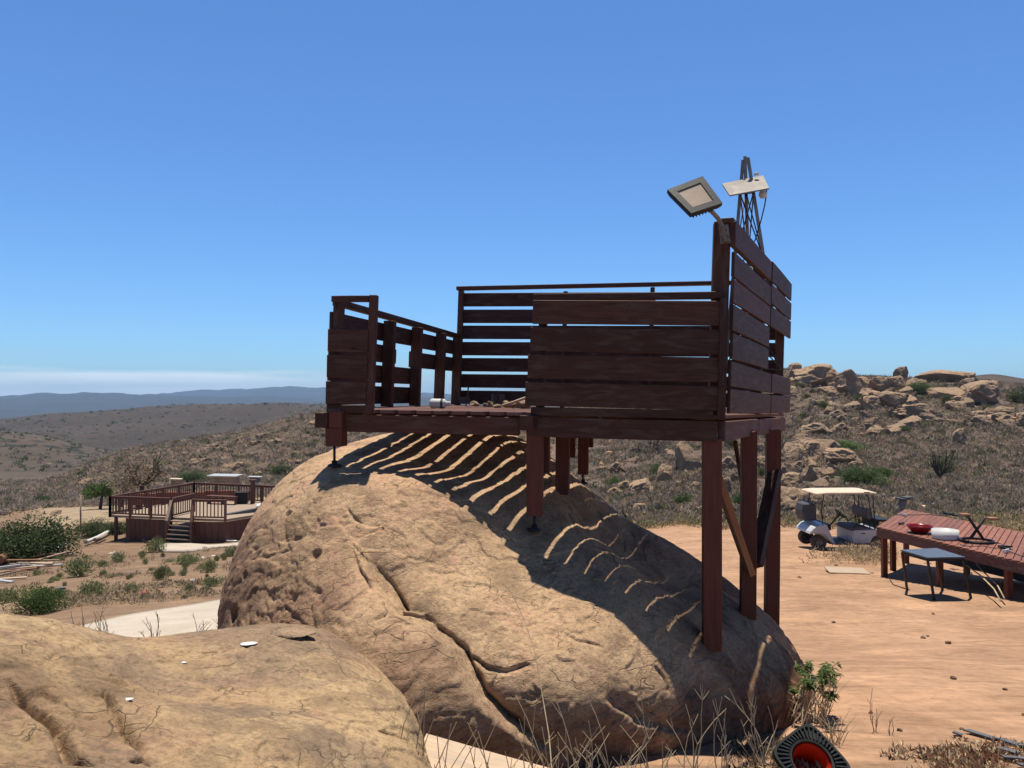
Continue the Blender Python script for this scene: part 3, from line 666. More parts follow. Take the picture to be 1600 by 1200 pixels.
ld = (BLc - FLc); ld.z = 0; ld.normalize(); ln_ = Vector((-ld.y, ld.x, 0))        # outward normal of the left side
bd = (BRc - BLc); bd.z = 0; bd.normalize(); bn = Vector((-bd.y, bd.x, 0))
def slat(mb, A, B, h, th=0.02, warp=0.003): mb.beam(A, B, th, h, UPV, 6, warp)
# floor boards with open joints run away from the camera
def f_floor(mb):
    n = 21
    for i in range(n):
        s0, s1 = i / n + (0.0062 if i < 13 else 0.0019), (i + 1) / n - (0.0055 if i < 13 else 0.0014) * mb.r.uniform(0.2, 1.3)
        ov = mb.r.uniform(-0.004, 0.006)
        a, b = Q((s0 + s1) / 2, -0.012 + ov, -0.014), Q((s0 + s1) / 2, 1.0 + ov, -0.014)
        w = ((Q(s1, 0.3, 0) - Q(s0, 0.3, 0)).length)
        w0, w1 = (Q(s1, 0, 0) - Q(s0, 0, 0)).length, (Q(s1, 1, 0) - Q(s0, 1, 0)).length
        if i > 10: w1 = (Q((i + 1) / n, 1, 0) - Q(i / n, 1, 0)).length + .0015 * (i - 12)     # joints close towards the back
        b.z -= .0005 * (i % 2)
        c = []
        for p, ww, dr in ((a, w0, fd), (b, w1, bd)):
            c += [p - dr * ww / 2 - UPV * .012, p + dr * ww / 2 - UPV * .012, p + dr * ww / 2 + UPV * .012, p - dr * ww / 2 + UPV * .012]
        mb.hexa(c)
part('floor', 'stain_worn', builder=f_floor)
# frame under the floor
def bm(name, A, B, w, h, mat='stain', bevel=0.003, up=UPV, label=None): return part(name, mat, builder=lambda m: m.beam(A, B, w, h, up, 4, 0.002), bevel=bevel, label=label)
FB = -0.095
sM = s_on(0, 824)
bm('frame_beam', Q(s_on(0, 528), 0.004, FB), Q(sM - .02, 0.004, FB), 0.045, 0.115)
bm('frame_beam', Q(sM + .005, -0.008, FB - .0), Q(0.995, -0.008, FB - .006), 0.045, 0.125)
bm('frame_beam', Q(1.0, 0.012, FB - .006), Q(1.0, 0.46, FB - .004), 0.045, 0.12, 'stain_worn')
bm('frame_beam', Q(1.0, 0.465, FB - .004), Q(1.0, 1.0, FB - .004), 0.045, 0.12, 'stain_worn')
bm('frame_beam', Q(0.02, 0.985, FB), Q(0.98, 0.985, FB), 0.045, 0.12)
bm('frame_beam', Q(0.02, 0.5, FB - .01), Q(0.97, 0.5, FB - .01), 0.045, 0.10)
A = P(501, 657, 5.02); bm('joist', A, A + (Q(0.0, 0.99, 0) - Q(0.0, 0, 0)) * 0.97 + W(0, 0, 0.0), 0.088, 0.098)
A = P(822, 661, 4.77); bm('joist', A, A + (Q(sM, 0.99, 0) - Q(sM, 0, 0)) * 0.97, 0.092, 0.094)
bm('joist', Q(0.8, 0.02, FB - .01), Q(0.8, 0.98, FB - .01), 0.045, 0.10)
# front left parapet
xl, xr = s_on(0, 520), s_on(0, 580)
bm('corner_post', Q(xl + .004, 0.006, -0.02), Q(xl + .004, 0.006, 0.735), 0.06, 0.06, up=fn)
bm('corner_post', Q(xr, -0.008, -0.035), Q(xr, -0.008, 0.745), 0.05, 0.05, up=fn)
bm('top_rail', Q(s_on(0, 515), -0.006, 0.722), Q(s_on(0, 573), -0.006, 0.722), 0.045, 0.04)
bm('bottom_rail', Q(s_on(0, 513), -0.004, 0.0), Q(s_on(0, 574), -0.004, 0.0), 0.04, 0.05)
part('slat_panel', builder=lambda m: [slat(m, Q(s_on(0, 513), 0, h) + fn * .045, Q(s_on(0, 575.5), 0, h) + fn * .045, 0.148) for h in (0.447, 0.276, 0.106)])
# left side wall: posts, cap, slats (two rows broken away)
tp = [t_on(0, px) for px in (594, 638, 676, 703)]
for i, t in enumerate(tp):
    bm('wall_post', Q(0.006, t, 0.0) - ln_ * .04, Q(0.006, t, 0.66) - ln_ * .04, 0.088, 0.05, up=ld)
def f_cap(m): m.beam(Q(0.008, 0.02, 0.705), Q(0.008, 1.0, 0.675), 0.09, 0.036, UPV, 5, 0.003)
part('top_rail', builder=f_cap)
def f_left(m):
    o = ln_ * 0.004
    def row(t0, t1, h, w=0.135): slat(m, Q(0, t0, h) + o, Q(0, t1, h) + o, w)
    row(0.0, tp[1] + .02, 0.575); row(tp[1] + .022, 1.0, 0.565)
    row(0.0, tp[0] + 0.02, 0.41); row(tp[1] + .002, 1.0, 0.395)
    row(0.0, tp[1] + .03, 0.25); row(0.0, tp[1] + .03, 0.088)
    # broken stub
    a, b = Q(0, tp[0] + .02, 0.41) + o, Q(0, tp[0] + .105, 0.41) + o
    c = []
    for p, lo, hi in ((a, -.067, .067), (b, -.067, .045)):
        c += [p - ln_ * .01 + UPV * lo, p + ln_ * .01 + UPV * lo, p + ln_ * .01 + UPV * hi, p - ln_ * .01 + UPV * hi]
    m.hexa(c)
part('slat_panel', builder=f_left)
# back wall
s15 = s_on(1, 1014)
bm('wall_post', Q(0.018, 1.0, -0.02), Q(0.018, 1.0, 1.125), 0.05, 0.07, up=bn)
bm('wall_post', Q(s15, 1.0, 0.0), Q(s15, 1.0, 1.17), 0.04, 0.07, up=bn)
bm('wall_post', Q(s_on(1, 878), 1.0, 0.0), Q(s_on(1, 878), 1.0, 1.125), 0.04, 0.07, up=bn)
bm('corner_post', Q(0.985, 0.985, 0.0), Q(0.985, 0.985, 1.22), 0.07, 0.07, up=bn)
bm('top_rail', Q(0.003, 1.0, 1.147), Q(0.99, 1.0, 1.235), 0.075, 0.036)
def f_back(m):
    o = bn * 0.05
    for k, h in enumerate((1.042, 0.878, 0.718, 0.557, 0.395, 0.236, 0.075)):
        e = s15 + 0.01 if k == 0 else 0.99
        slat(m, Q(0.022, 1, h) + o, Q(e, 1, h + .04 * e) + o, 0.134)
part('slat_panel', builder=f_back)
# front right panel
sl, sr = s_on(0, 829), s_on(0, 1121)
bm('top_rail', Q(sl, -0.004, 0.722), Q(0.995, -0.004, 0.727), 0.055, 0.042)
bm('bottom_rail', Q(sl + .005, -0.010, 0.005), Q(0.985, -0.010, 0.0), 0.04, 0.052)
bm('corner_post', Q(sr + .012, -0.018, -0.03), Q(sr + .012, -0.018, 0.705), 0.045, 0.045, up=fn)
bm('wall_post', Q(sl + .02, 0.012, 0.0), Q(sl + .02, 0.012, 0.70), 0.05, 0.06, up=fn)
def f_front(m):
    o = fn * 0.045
    for k, (a, b) in enumerate(((0.627, 0.612), (0.457, 0.44), (0.285, 0.272), (0.113, 0.098))):
        slat(m, Q(sl - .004 * k, 0, a) + o, Q(sr, 0, b) + o, 0.149, 0.022, 0.002)
part('slat_panel', builder=f_front)
def sc_(c): part('screw', 'dark_steel', builder=lambda m: m.tube([c - fn * .004, c + fn * .0012], .0045, 8), bevel=0)
def f_screws(m):
    o = fn * .0575
    for k, (a, b) in enumerate(((0.627, 0.612), (0.457, 0.44), (0.285, 0.272), (0.113, 0.098))):
        for s_, h in ((sl + .010, a), (sr - .012, b), ((sl + sr) / 2 + .01, (a + b) / 2)):
            for dh in (-.045, .04): c = Q(s_, 0, h + dh) + o; sc_(c)
    for h in (0.447, 0.276, 0.106):
        for px in (519, 569):
            for dh in (-.04, .04): c = Q(s_on(0, px), 0, h + dh) + o; sc_(c)
f_screws(None)
# tall right side wall
bm('corner_post', Q(0.985, 0.022, -0.02), Q(0.985, 0.022, 1.185), 0.10, 0.09, up=fn)
tA = t_on(1, 1187)
bm('wall_post', Q(0.99, tA - .02, 0.0), Q(0.99, tA - .02, 1.17), 0.06, 0.085, up=rn)
bm('top_rail', Q(0.997, 0.0, 1.187), Q(0.997, tA + .01, 1.187), 0.10, 0.03)
def f_rt(m): slat(m, Q(1, 0.0, 1.10) + rn * .04, Q(1, tA, 1.11) + rn * .04, 0.15, 0.035, 0.0)
part('side_rail', builder=f_rt)
def f_right(m):
    o = rn * 0.045
    for h, w in ((0.915, .150), (0.757, .142), (0.593, .154), (0.42, .158)): slat(m, Q(1, 0.004, h) + o, Q(1, tA + .005, h + .004) + o, w, 0.02, 0.006)
    for h, w in ((0.246, .152), (0.08, .150)):
        slat(m, Q(1, 0.0, h) + o, Q(1, tA + .06, h) + o, w, 0.02, 0.005); slat(m, Q(1, tA + .065, h) + o, Q(1, 1.015, h) + o, w, 0.02, 0.004)
    for h, w in ((1.12, .155), (0.945, .155), (0.772, .158)): slat(m, Q(1, tA + .02, h) + o, Q(1, .975, h) + o, w, 0.02, 0.004)
part('slat_panel', builder=f_right)
# legs, stubs, jacks and braces
def leg(px0, px1, y0, y1, Y, name='leg', mat='stain_leg', dep=None, px0b=None, label=None):
    w = (px1 - px0) / F * Y; c = (px0 + px1) / 2; cb = c if px0b is None else px0b
    return bm(name, P(c, y0, Y), P(cb, y1, Y), w, dep or w, mat, up=fn, label=label)
leg(1098, 1126, 684, 1012, 4.74, dep=.14, label='tallest leg, at the front right corner')
leg(1159, 1182, 674, 965, 5.55, px0b=1168)
leg(1198, 1219, 671, 975, 6.35, px0b=1205)
leg(824, 848, 671, 805, 4.88, dep=.10); leg(848, 859, 676, 738, 5.05, dep=.09, name='stub_post')
leg(869, 890, 678, 772, 5.75, px0b=879); leg(890, 899, 678, 715, 5.85, name='stub_post')
leg(904, 920, 677, 741, 6.9, px0b=911); leg(919, 927, 677, 699, 6.95, name='stub_post')
leg(512, 539, 668, 697, 5.08, name='stub_post', dep=.10); leg(515, 537, 643, 668, 5.04, name='stub_post', dep=.05)
def rod(px, y0, y1, Y, foot=True):
    def b(m):
        m.tube([P(px, y0, Y), P(px, y1, Y)], 0.009, 8)
        if foot:
            c = P(px, y1, Y); m.lathe(c + W(0, 0, -.02), [(0.0, -.01), (0.045, -.01), (0.045, .004), (0.018, .012), (0.018, .03), (0.0, .03)], 12)
    part('jack_rod', 'dark_steel', builder=b, bevel=0)
rod(522.5, 697, 722, 5.08); rod(633, 668, 679, 6.6); rod(703, 668, 679, 7.5); rod(835, 805, 822, 4.88); rod(911, 741, 751, 6.9)
rod(1110, 1012, 1018, 4.74)
bm('brace', P(1120, 742, 4.85), P(1172, 893, 5.48), 0.045, 0.09, 'raw_wood', up=(0, -1, 0))
bm('brace', P(1211, 738, 6.2), P(1180, 885, 5.6), 0.05, 0.11, 'stain', up=(0.4, -1, 0))
bm('brace', P(1149, 690, 6.2), P(1160, 760, 6.4), 0.03, 0.03, 'stain')

# small clutter left on the floor
def roll():
    a, b = Q(s_on(0.25, 672), 0.25, 0.036), Q(s_on(0.25, 703), 0.25, 0.036); d = (b - a).normalized()
    R = d.to_track_quat('Z', 'Y').to_matrix(); L = (b - a).length; m = MB(3)
    m.lathe(a, [(0, 0), (.026, 0.0), (.034, .008), (.036, .02), (.035, L * .4), (.036, L * .62), (.034, L * .72), (.022, L * .80), (.018, L * .82), (.018, L), (.0, L)], 18, R)
    t = thing('bottle', Q(s_on(0.25, 688), 0.25, 0), 'white plastic bottle lying on its side at the open edge of the lookout floor', 'bottle')
    m.build('body', M['white'], t)
    m = MB(4); m.lathe(a, [(.0365, L * .55), (.0368, L * .56), (.0368, L * .66), (.0365, L * .67)], 18, R); m.build('band', M['grey'], t)
roll()
def rubble_mesh(seed, r):
    D, Fq = cube_sphere(7); R = np.random.default_rng(seed); V = D.copy()
    for k in range(9):
        n = R.normal(size=3); n /= np.linalg.norm(n); c = R.uniform(0.45, 0.85); d = V @ n; V -= np.maximum(d - c, 0)[:, None] * n
    V *= (1 + 0.12 * fbm(V * 2.5 + seed, 3, seed))[:, None]
    return V * r, Fq
for k, (px, t, r, sx) in enumerate(((742, .72, .045, 1.2), (757, .66, .03, 1), (765, .74, .05, 1.3), (792, .7, .055, .9), (800, .66, .04, 1.2), (813, .7, .07, 1.3), (820, .6, .06, 1), (777, .6, .03, 1.4), (1000, .06, .018, 1.3), (870, .03, .014, 1.6), (1085, .05, .016, 1.4), (905, .035, .012, 1.5))):
    V, Fq = rubble_mesh(50 + k, r); me = np_mesh('stone', V * np.array([sx, 1, .7]), Fq, [M['boulder']], smooth=False)
    o = bpy.data.objects.new('stone', me); o.location = Q(s_on(t, px), t, r * .45); o.rotation_euler = (0, 0, k); link(o)
    big = k < 8
    tag(o, 'small loose stone in the rubble on the lookout floor near the back wall' if big else 'chip of stone or dry leaf caught under the front slat panel', 'stone', 'rubble on the lookout floor' if big else 'chips along the front panel')
m = MB(9); m.tube([Q(s_on(.55, 785), .55, .02), Q(s_on(.55, 810), .5, .05), Q(s_on(.5, 825), .48, .09)], .012, 6)
solo(m, 'stick', M['ply'], Q(s_on(.55, 800), .55, 0), 'pale broken stick lying across the rubble on the lookout floor', 'stick')
m = MB(10); m.beam(Q(s_on(.7, 728), .7, 0.0), Q(s_on(.7, 731), .7, 0.18), 0.01, 0.012, fn)
o = Q(s_on(.7, 726), .7, .055); m.box(o, (.09, .02, .06), .3)
solo(m, 'paint_scraper', M['grey'], Q(s_on(.7, 728), .7, 0), 'small grey plastic thing with a thin upright rod beside the white bottle', 'tool')
m = MB(11); 
for px in (773, 783): m.box(Q(s_on(.78, px), .78, .06), (.055, .035, .11), .4)
solo(m, 'block', M['grey'], Q(s_on(.78, 778), .78, 0), 'pair of small grey blocks standing at the foot of the back wall', 'block')
# something dark leaning in the right back corner, seen over the front panel
m = MB(12); m.beam(Q(.86, .5, 0.0), Q(.895, .5, 0.80) , 0.05, 0.09, fn); m.beam(Q(.84, .5, 0.70), Q(.90, .5, 0.76), 0.04, 0.05, UPV)
# ------------------------------------------------------------------ floodlight on the tall post
def floodlight():
    Yb = 4.58
    c = [P(1043, 296, 4.42), P(1080, 333, 4.30), P(1129, 317, 4.36), P(1098, 275, 4.50)]      # lower face corners
    ctr = sum(c, Vector()) / 4; u = (c[3] - c[0]).normalized(); v = (c[1] - c[0]); v = (v - u * v.dot(u)).normalized(); n = u.cross(v)
    if n.dot(ctr) > 0: n = -n                                                                          # n points down out of the lens
    t = thing('floodlight', P(1131, 366, 4.6), 'square black floodlight on a bent pipe arm at the top of the tall post', 'lamp')
    m = MB(20); back = [p - n * 0.045 + (ctr - p) * 0.10 for p in c]; rim = [p - n * 0.022 for p in c]
    inn = [ctr + (p - ctr) * 0.66 for p in c]; inr = [p - n * 0.006 for p in inn]
    for a, b in ((c, rim), (rim, back)):
        for i in range(4): m.poly([a[i], a[(i + 1) % 4], b[(i + 1) % 4], b[i]])
    m.poly(back[::-1])
    for i in range(4):
        j = (i + 1) % 4; m.poly([c[i], inn[i], inn[j], c[j]]); m.poly([inn[i], inr[i], inr[j], inn[j]])
    for k in range(7):                                                                        # cooling fins
        a = back[0].lerp(back[3], .15 + k * .11); b = back[1].lerp(back[2], .15 + k * .11); m.beam(a - n * .008, b - n * .008, .004, .016, n)
    m.build('housing', M['lamp_case'], t, 0.002)
    m = MB(21); m.poly(inr); m.build('lens', M['lens'], t)
    m = MB(22); m.tube([ctr - n * .03 + (c[2] - ctr) * .5, P(1108, 326, 4.42), P(1122, 341, 4.5), P(1128, 353, 4.53), P(1132, 378, 4.545)], 0.013, 10); m.build('arm', M['steel'], t)
    m = MB(23)
    for yy in (357, 367, 376):
        m.beam(P(1124 + (yy - 357) * .15, yy, 4.555), P(1138 + (yy - 357) * .15, yy - 1, 4.55), .012, .012)
        for s in (0, 1): m.tube([P(1125 + s * 12 + (yy - 357) * .15, yy, 4.54), P(1125 + s * 12 + (yy - 357) * .15, yy, 4.60)], .007, 6)
    m.beam(P(1126, 352, 4.57), P(1129, 381, 4.57), .02, .006, (0, 1, 0)); m.beam(P(1135, 351, 4.57), P(1138, 380, 4.57), .02, .006, (0, 1, 0))
    m.build('bracket', M['steel'], t)
floodlight()
# ------------------------------------------------------------------ small lattice tower in the back right corner
def tower():
    Yc = 6.55; base = P(1172, 645, Yc); t = thing('lattice_tower', base, 'narrow steel lattice tower rising behind the tall slatted wall', 'tower')
    topL, topR, topB = P(1161, 250, Yc - .03), P(1168.5, 246, Yc - .05), P(1164, 244, Yc + .06)
    bL, bR, bB = P(1128, 640, Yc - .2), P(1231, 640, Yc + .0), P(1176, 640, Yc + .35)
    legs = [(topL, bL), (topR, bR), (topB, bB)]
    for a, b in legs:
        b = a.lerp(b, .66) if b is bR else b
        m = MB(30); m.beam(a, b, .028, .006, (0, 1, 0)); 
        m.beam(a + W(.012, 0.016, 0), b + W(.012, 0.016, 0), .006, .03, (0, 1, 0)); m.build('leg', M['steel'], t)
    lv = [0.06, .12, .29, .36, .62, .80]
    def at(i, k): return legs[i][0].lerp(legs[i][1], k)
    for (i, j) in ((0, 1), (1, 2), (2, 0)):
        m = MB(31)
        for k in (0.125, .14, .62, .84): m.tube([at(i, k), at(j, k)], .006, 6)
        for a, b in ((.14, .40), (.40, .14), (.40, .62), (.62, .40), (.62, .84), (.84, .62)): m.tube([at(i, a), at(j, b)], .0055, 6)
        m.build('cross_brace', M['dark_steel'], t)
    m = MB(32); q = [P(1128, 289, 6.38), P(1140, 307, 6.2), P(1202, 296, 6.25), P(1192, 276, 6.6)]
    up = W(0, 0, .012); m.hexa([q[0], q[1], q[1] + up, q[0] + up, q[3], q[2], q[2] + up, q[3] + up]); m.build('shelf', M['shelf'], t)
    m = MB(33); c = P(1192, 303, 6.4); m.lathe(c, [(0, -.04), (.022, -.034), (.034, -.012), (.034, .008), (.02, .03), (.016, .05), (0, .05)], 14); m.build('bulb', M['glass_clear'], t)
    m = MB(34); m.tube([P(1197, 283, 6.45), P(1198, 300, 6.4), P(1195, 320, 6.4), P(1189, 345, 6.42), P(1180, 375, 6.45), P(1168, 395, 6.5), P(1155, 420, 6.5)], .005, 6); m.build('cable', M['black'], t)
    m = MB(35); m.lathe(P(1182, 274, 6.5), [(0, 0), (.02, 0), (.022, .02), (0, .03)], 10); m.build('knob', M['glass_clear'], t)
tower()
# ------------------------------------------------------------------ right-hand deck and what stands on it
ZT = -2.605
def onT(px, py): Y = ZT * F / (620 - py); q = P(px, py, Y); q.z = ZT; return q
dk = thing('low_deck', on_ground(1376, 892, 8), 'low red-brown plank deck on posts at the right edge', 'deck')
d0, d1, d2 = onT(1371, 822), onT(1600, 877), onT(1415, 795)      # near-left, near-right, far-left corner
e1 = (d1 - d0).normalized(); e1.z = 0; e1.normalize(); wv = d2 - d0
Lr = (d1 - d0).length * 1.5
def f_deck(m):
    w = 0.145; n = int(Lr / w)
    for i in range(n):
        a = d0 + e1 * (i * w + w / 2) - wv.normalized() * .02; b = a + wv * 1.0 + wv.normalized() * m.r.uniform(.02, .06)
        m.beam(a + W(0, 0, -.014), b + W(0, 0, -.014), w - .016, .026)
m = MB(40); f_deck(m); m.build('deck_boards', M['deck_red'], dk, 0.003)
nrm = Vector((e1.y, -e1.x, 0))
for a, b in ((d0, d0 + e1 * Lr), (d0 + wv, d0 + wv + e1 * Lr), (d0, d0 + wv)):
    m = MB(41); m.beam(a + W(0, 0, -.115), b + W(0, 0, -.115), .04, .17); m.build('rim_joist', M['stain_worn'], dk, 0.003)
def deck_post(q, nm='post'):
    m = MB(42); m.beam(Vector((q.x, q.y, ZT - .20)), Vector((q.x, q.y, gz(q.x, q.y) - .05)), .095, .095); m.build(nm, M['stain_leg'], dk, 0.003)
def along(f, g=0.0): return d0 + e1 * f + wv * g
def f_at(px):
    for i in range(2000):
        q = along(i * .005)
        if 800 + F * q.x / q.y >= px: return i * .005
    return 5
for px in (1377, 1463, 1570): deck_post(along(f_at(px) + .02, .03))
deck_post(along(.05, .45)); deck_post(along(.05, .95)); deck_post(along(1.8, .95)); deck_post(along(3.4, .95)); deck_post(along(Lr - .1, .03)); deck_post(along(Lr - .1, .95))
m = MB(52); a, b = along(1.1, .88), along(Lr - .2, .88)
m.beam(Vector((a.x, a.y, ZT - .55)), Vector((b.x, b.y, ZT - .45)), .02, .75)
solo(m, 'shade_netting', M['black'], Vector((a.x, a.y, ZT - .9)), 'black shade netting closing the space under the far side of the low deck', 'netting')
# bowl, tub, folding stand, clutter
c = onT(1437, 832); t = solo_m = MB(43)
t.lathe(c, [(0, .004), (.12, .004), (.14, .02), (.225, .12), (.235, .145), (.225, .145), (.21, .12), (.13, .03), (0, .025)], 28)
solo(t, 'bowl', M['bowl'], c, 'dark red bowl on the low deck, left of the white tub', 'bowl')
c = onT(1477, 841); t = MB(44); t.lathe(c, [(0, .003), (.215, .003), (.222, .02), (.225, .165), (.214, .165), (.21, .03), (0, .025)], 32)
solo(t, 'tub', M['white'], c, 'round white tub on the low deck', 'tub')
def folding_stand():
    c = onT(1526, 846); t = thing('folding_stand', c, 'black folding stand with crossed legs and a ring foot on the low deck', 'stand')
    Y = c.y
    m = MB(45); R = .25; pts = [c + W(math.cos(a) * R * 1.05, math.sin(a) * R, .025) for a in np.linspace(0, 2 * math.pi, 29)]; m.tube(pts, .022, 8, cap=False); m.build('ring', M['black'], t)
    for (xa, ya, xb, yb, dy) in ((1535, 842, 1510, 806, .08), (1538, 843, 1513, 806, -.08), (1519, 840, 1541, 808, .1), (1515, 841, 1538, 810, -.05)):
        m = MB(46); m.tube([P(xa, ya, Y + dy), P(xb, yb, Y + dy)], .014, 8); m.build('leg', M['black'], t)
    for (x0, x1, yy) in ((1501, 1514, 804), (1543, 1557, 810)):
        m = MB(47); a, b = P(x0, yy, Y), P(x1, yy, Y); m.beam(a, b, .14, .035); m.build('armrest', M['raw_wood'], t, .005)
folding_stand()
rg = random.Random(8)
def wire(name, pts, r, mat, label, cat='wire', group=None):
    m = MB(60); m.tube(pts, r, 6); return solo(m, name, M[mat], pts[0], label, cat, group)
pts = [onT(x, y) + W(0, 0, .012) for x, y in ((1395, 805), (1410, 804), (1428, 805), (1450, 804), (1470, 806), (1485, 805), (1500, 807), (1520, 808))]
wire('cable', pts, .008, 'grey', 'thin dark cord lying across the far side of the low deck')
pts = [onT(x, y) + W(0, 0, .012) for x, y in ((1500, 851), (1515, 854), (1535, 853), (1555, 857), (1562, 855), (1578, 862), (1600, 870))]
wire('cable', pts, .007, 'grey', 'thin cord trailing along the near edge of the low deck')
def clutter(px, py, mat, label, s=1.0, seed=1):
    c = onT(px, py); m = MB(seed); r = random.Random(seed)
    for k in range(4): 
        a = r.uniform(0, 3.1); p = c + W(r.uniform(-.06, .06) * s, r.uniform(-.05, .05) * s, .012 + .012 * k)
        m.beam(p - W(math.cos(a), math.sin(a), 0) * .09 * s, p + W(math.cos(a), math.sin(a), r.uniform(-.1, .2)) * .09 * s, .03 * s, .022)
    solo(m, 'junk', M[mat], c, label, 'clutter')
clutter(1572, 857, 'black', 'small heap of black tool parts near the edge of the low deck', 1.2, 3)
clutter(1575, 863, 'white', 'white scrap beside the black tool parts on the low deck', .7, 4)
clutter(1482, 805, 'black', 'dark scraps in the middle of the low deck behind the white tub', 1.2, 5)
clutter(1412, 806, 'white', 'pale scrap near the left end of the low deck', .6, 6)
clutter(1408, 819, 'grey', 'grey scrap left of the red bowl on the low deck', .7, 7)
m = MB(61); c = on_ground(1406, 812, 19); c.z = gz(c.x, c.y)
m.tube([c, c + W(-.04, 0, .4), c + W(.12, 0, .80)], .18, 10, .14); solo(m, 'stump', M['old_wood'], c, 'weathered tree stump behind the far left corner of the low deck', 'stump')
m = MB(62); m.box(c + W(.16, 0, .83), (.55, .4, .05), .2); m.box(c + W(.24, 0, .88), (.4, .3, .04), .5); solo(m, 'board', M['slate'], c + W(.1, 0, .8), 'grey flat boards lying on top of the tree stump', 'board')
c = onT(1448, 795) ; V, Fq = rubble_mesh(77, .12); me = np_mesh('stone', V, Fq, [M['ply']], smooth=True); o = bpy.data.objects.new('stone', me); o.location = c + W(0, .2, .0); link(o); tag(o, 'pale round stone at the far edge of the low deck', 'stone')
# folding table
def table():
    B = [on_ground(x, y, 8) for x, y in ((1415, 921), (1457, 937), (1514, 934), (1470, 921))]; ctr = sum(B, Vector()) / 4
    t = thing('folding_table', ctr, 'small square grey-topped table in front of the low deck', 'table'); zt = ctr.z + .74
    Tt = [P(1407, 859, 1), P(1449, 871, 1), P(1508, 870, 1), P(1463, 856, 1)]
    Tt = [q * (zt / q.z) for q in Tt]
    m = MB(48); dn = W(0, 0, -.022); m.hexa([Tt[0] + dn, Tt[1] + dn, Tt[1], Tt[0], Tt[3] + dn, Tt[2] + dn, Tt[2], Tt[3]]); m.build('tabletop', M['tabletop'], t, .003)
    m = MB(49); c2 = sum(Tt, Vector()) / 4; I = [c2.lerp(q, .95) + W(0, 0, -.045) for q in Tt]
    for i in range(4): m.beam(I[i], I[(i + 1) % 4], .02, .04)
    m.build('apron', M['black'], t)
    for i in range(4):
        m = MB(50); m.beam(I[i], B[i] + W(0, 0, -.02), .032, .032, (0, 1, 0)); m.build('leg', M['black'], t)
table()
m = MB(63); a, b = on_ground(1290, 893, 10), on_ground(1352, 895, 10); m.beam(a + W(0, 0, .05), b + W(0, 0, .035), .55, .02, (0, 0, 1), 4, .012)
solo(m, 'plywood_sheet', M['ply'], a, 'weathered pale plywood sheet lying on the dirt left of the folding table', 'board')
for k, L in enumerate((((1511, 883), (1530, 905), (1555, 922), (1566, 935)), ((1505, 905), (1530, 917), (1550, 930), (1560, 938)), ((1388, 905), (1393, 913), (1405, 918), (1418, 921)))):
    pts = []
    for j, (x, y) in enumerate(L): q = on_ground(x, y + (10 if k < 2 else 0), 8); pts.append(q + W(0, 0, .1 + .1 * (3 - j) if k < 2 else .01))
    wire('cable', pts, .012 if k < 2 else .008, 'stalk' if k < 2 else 'black', ('upper pale cord hanging under the low deck right of the table', 'lower pale cord hanging under the low deck right of the table', 'thin black cord on the dirt left of the folding table')[k])

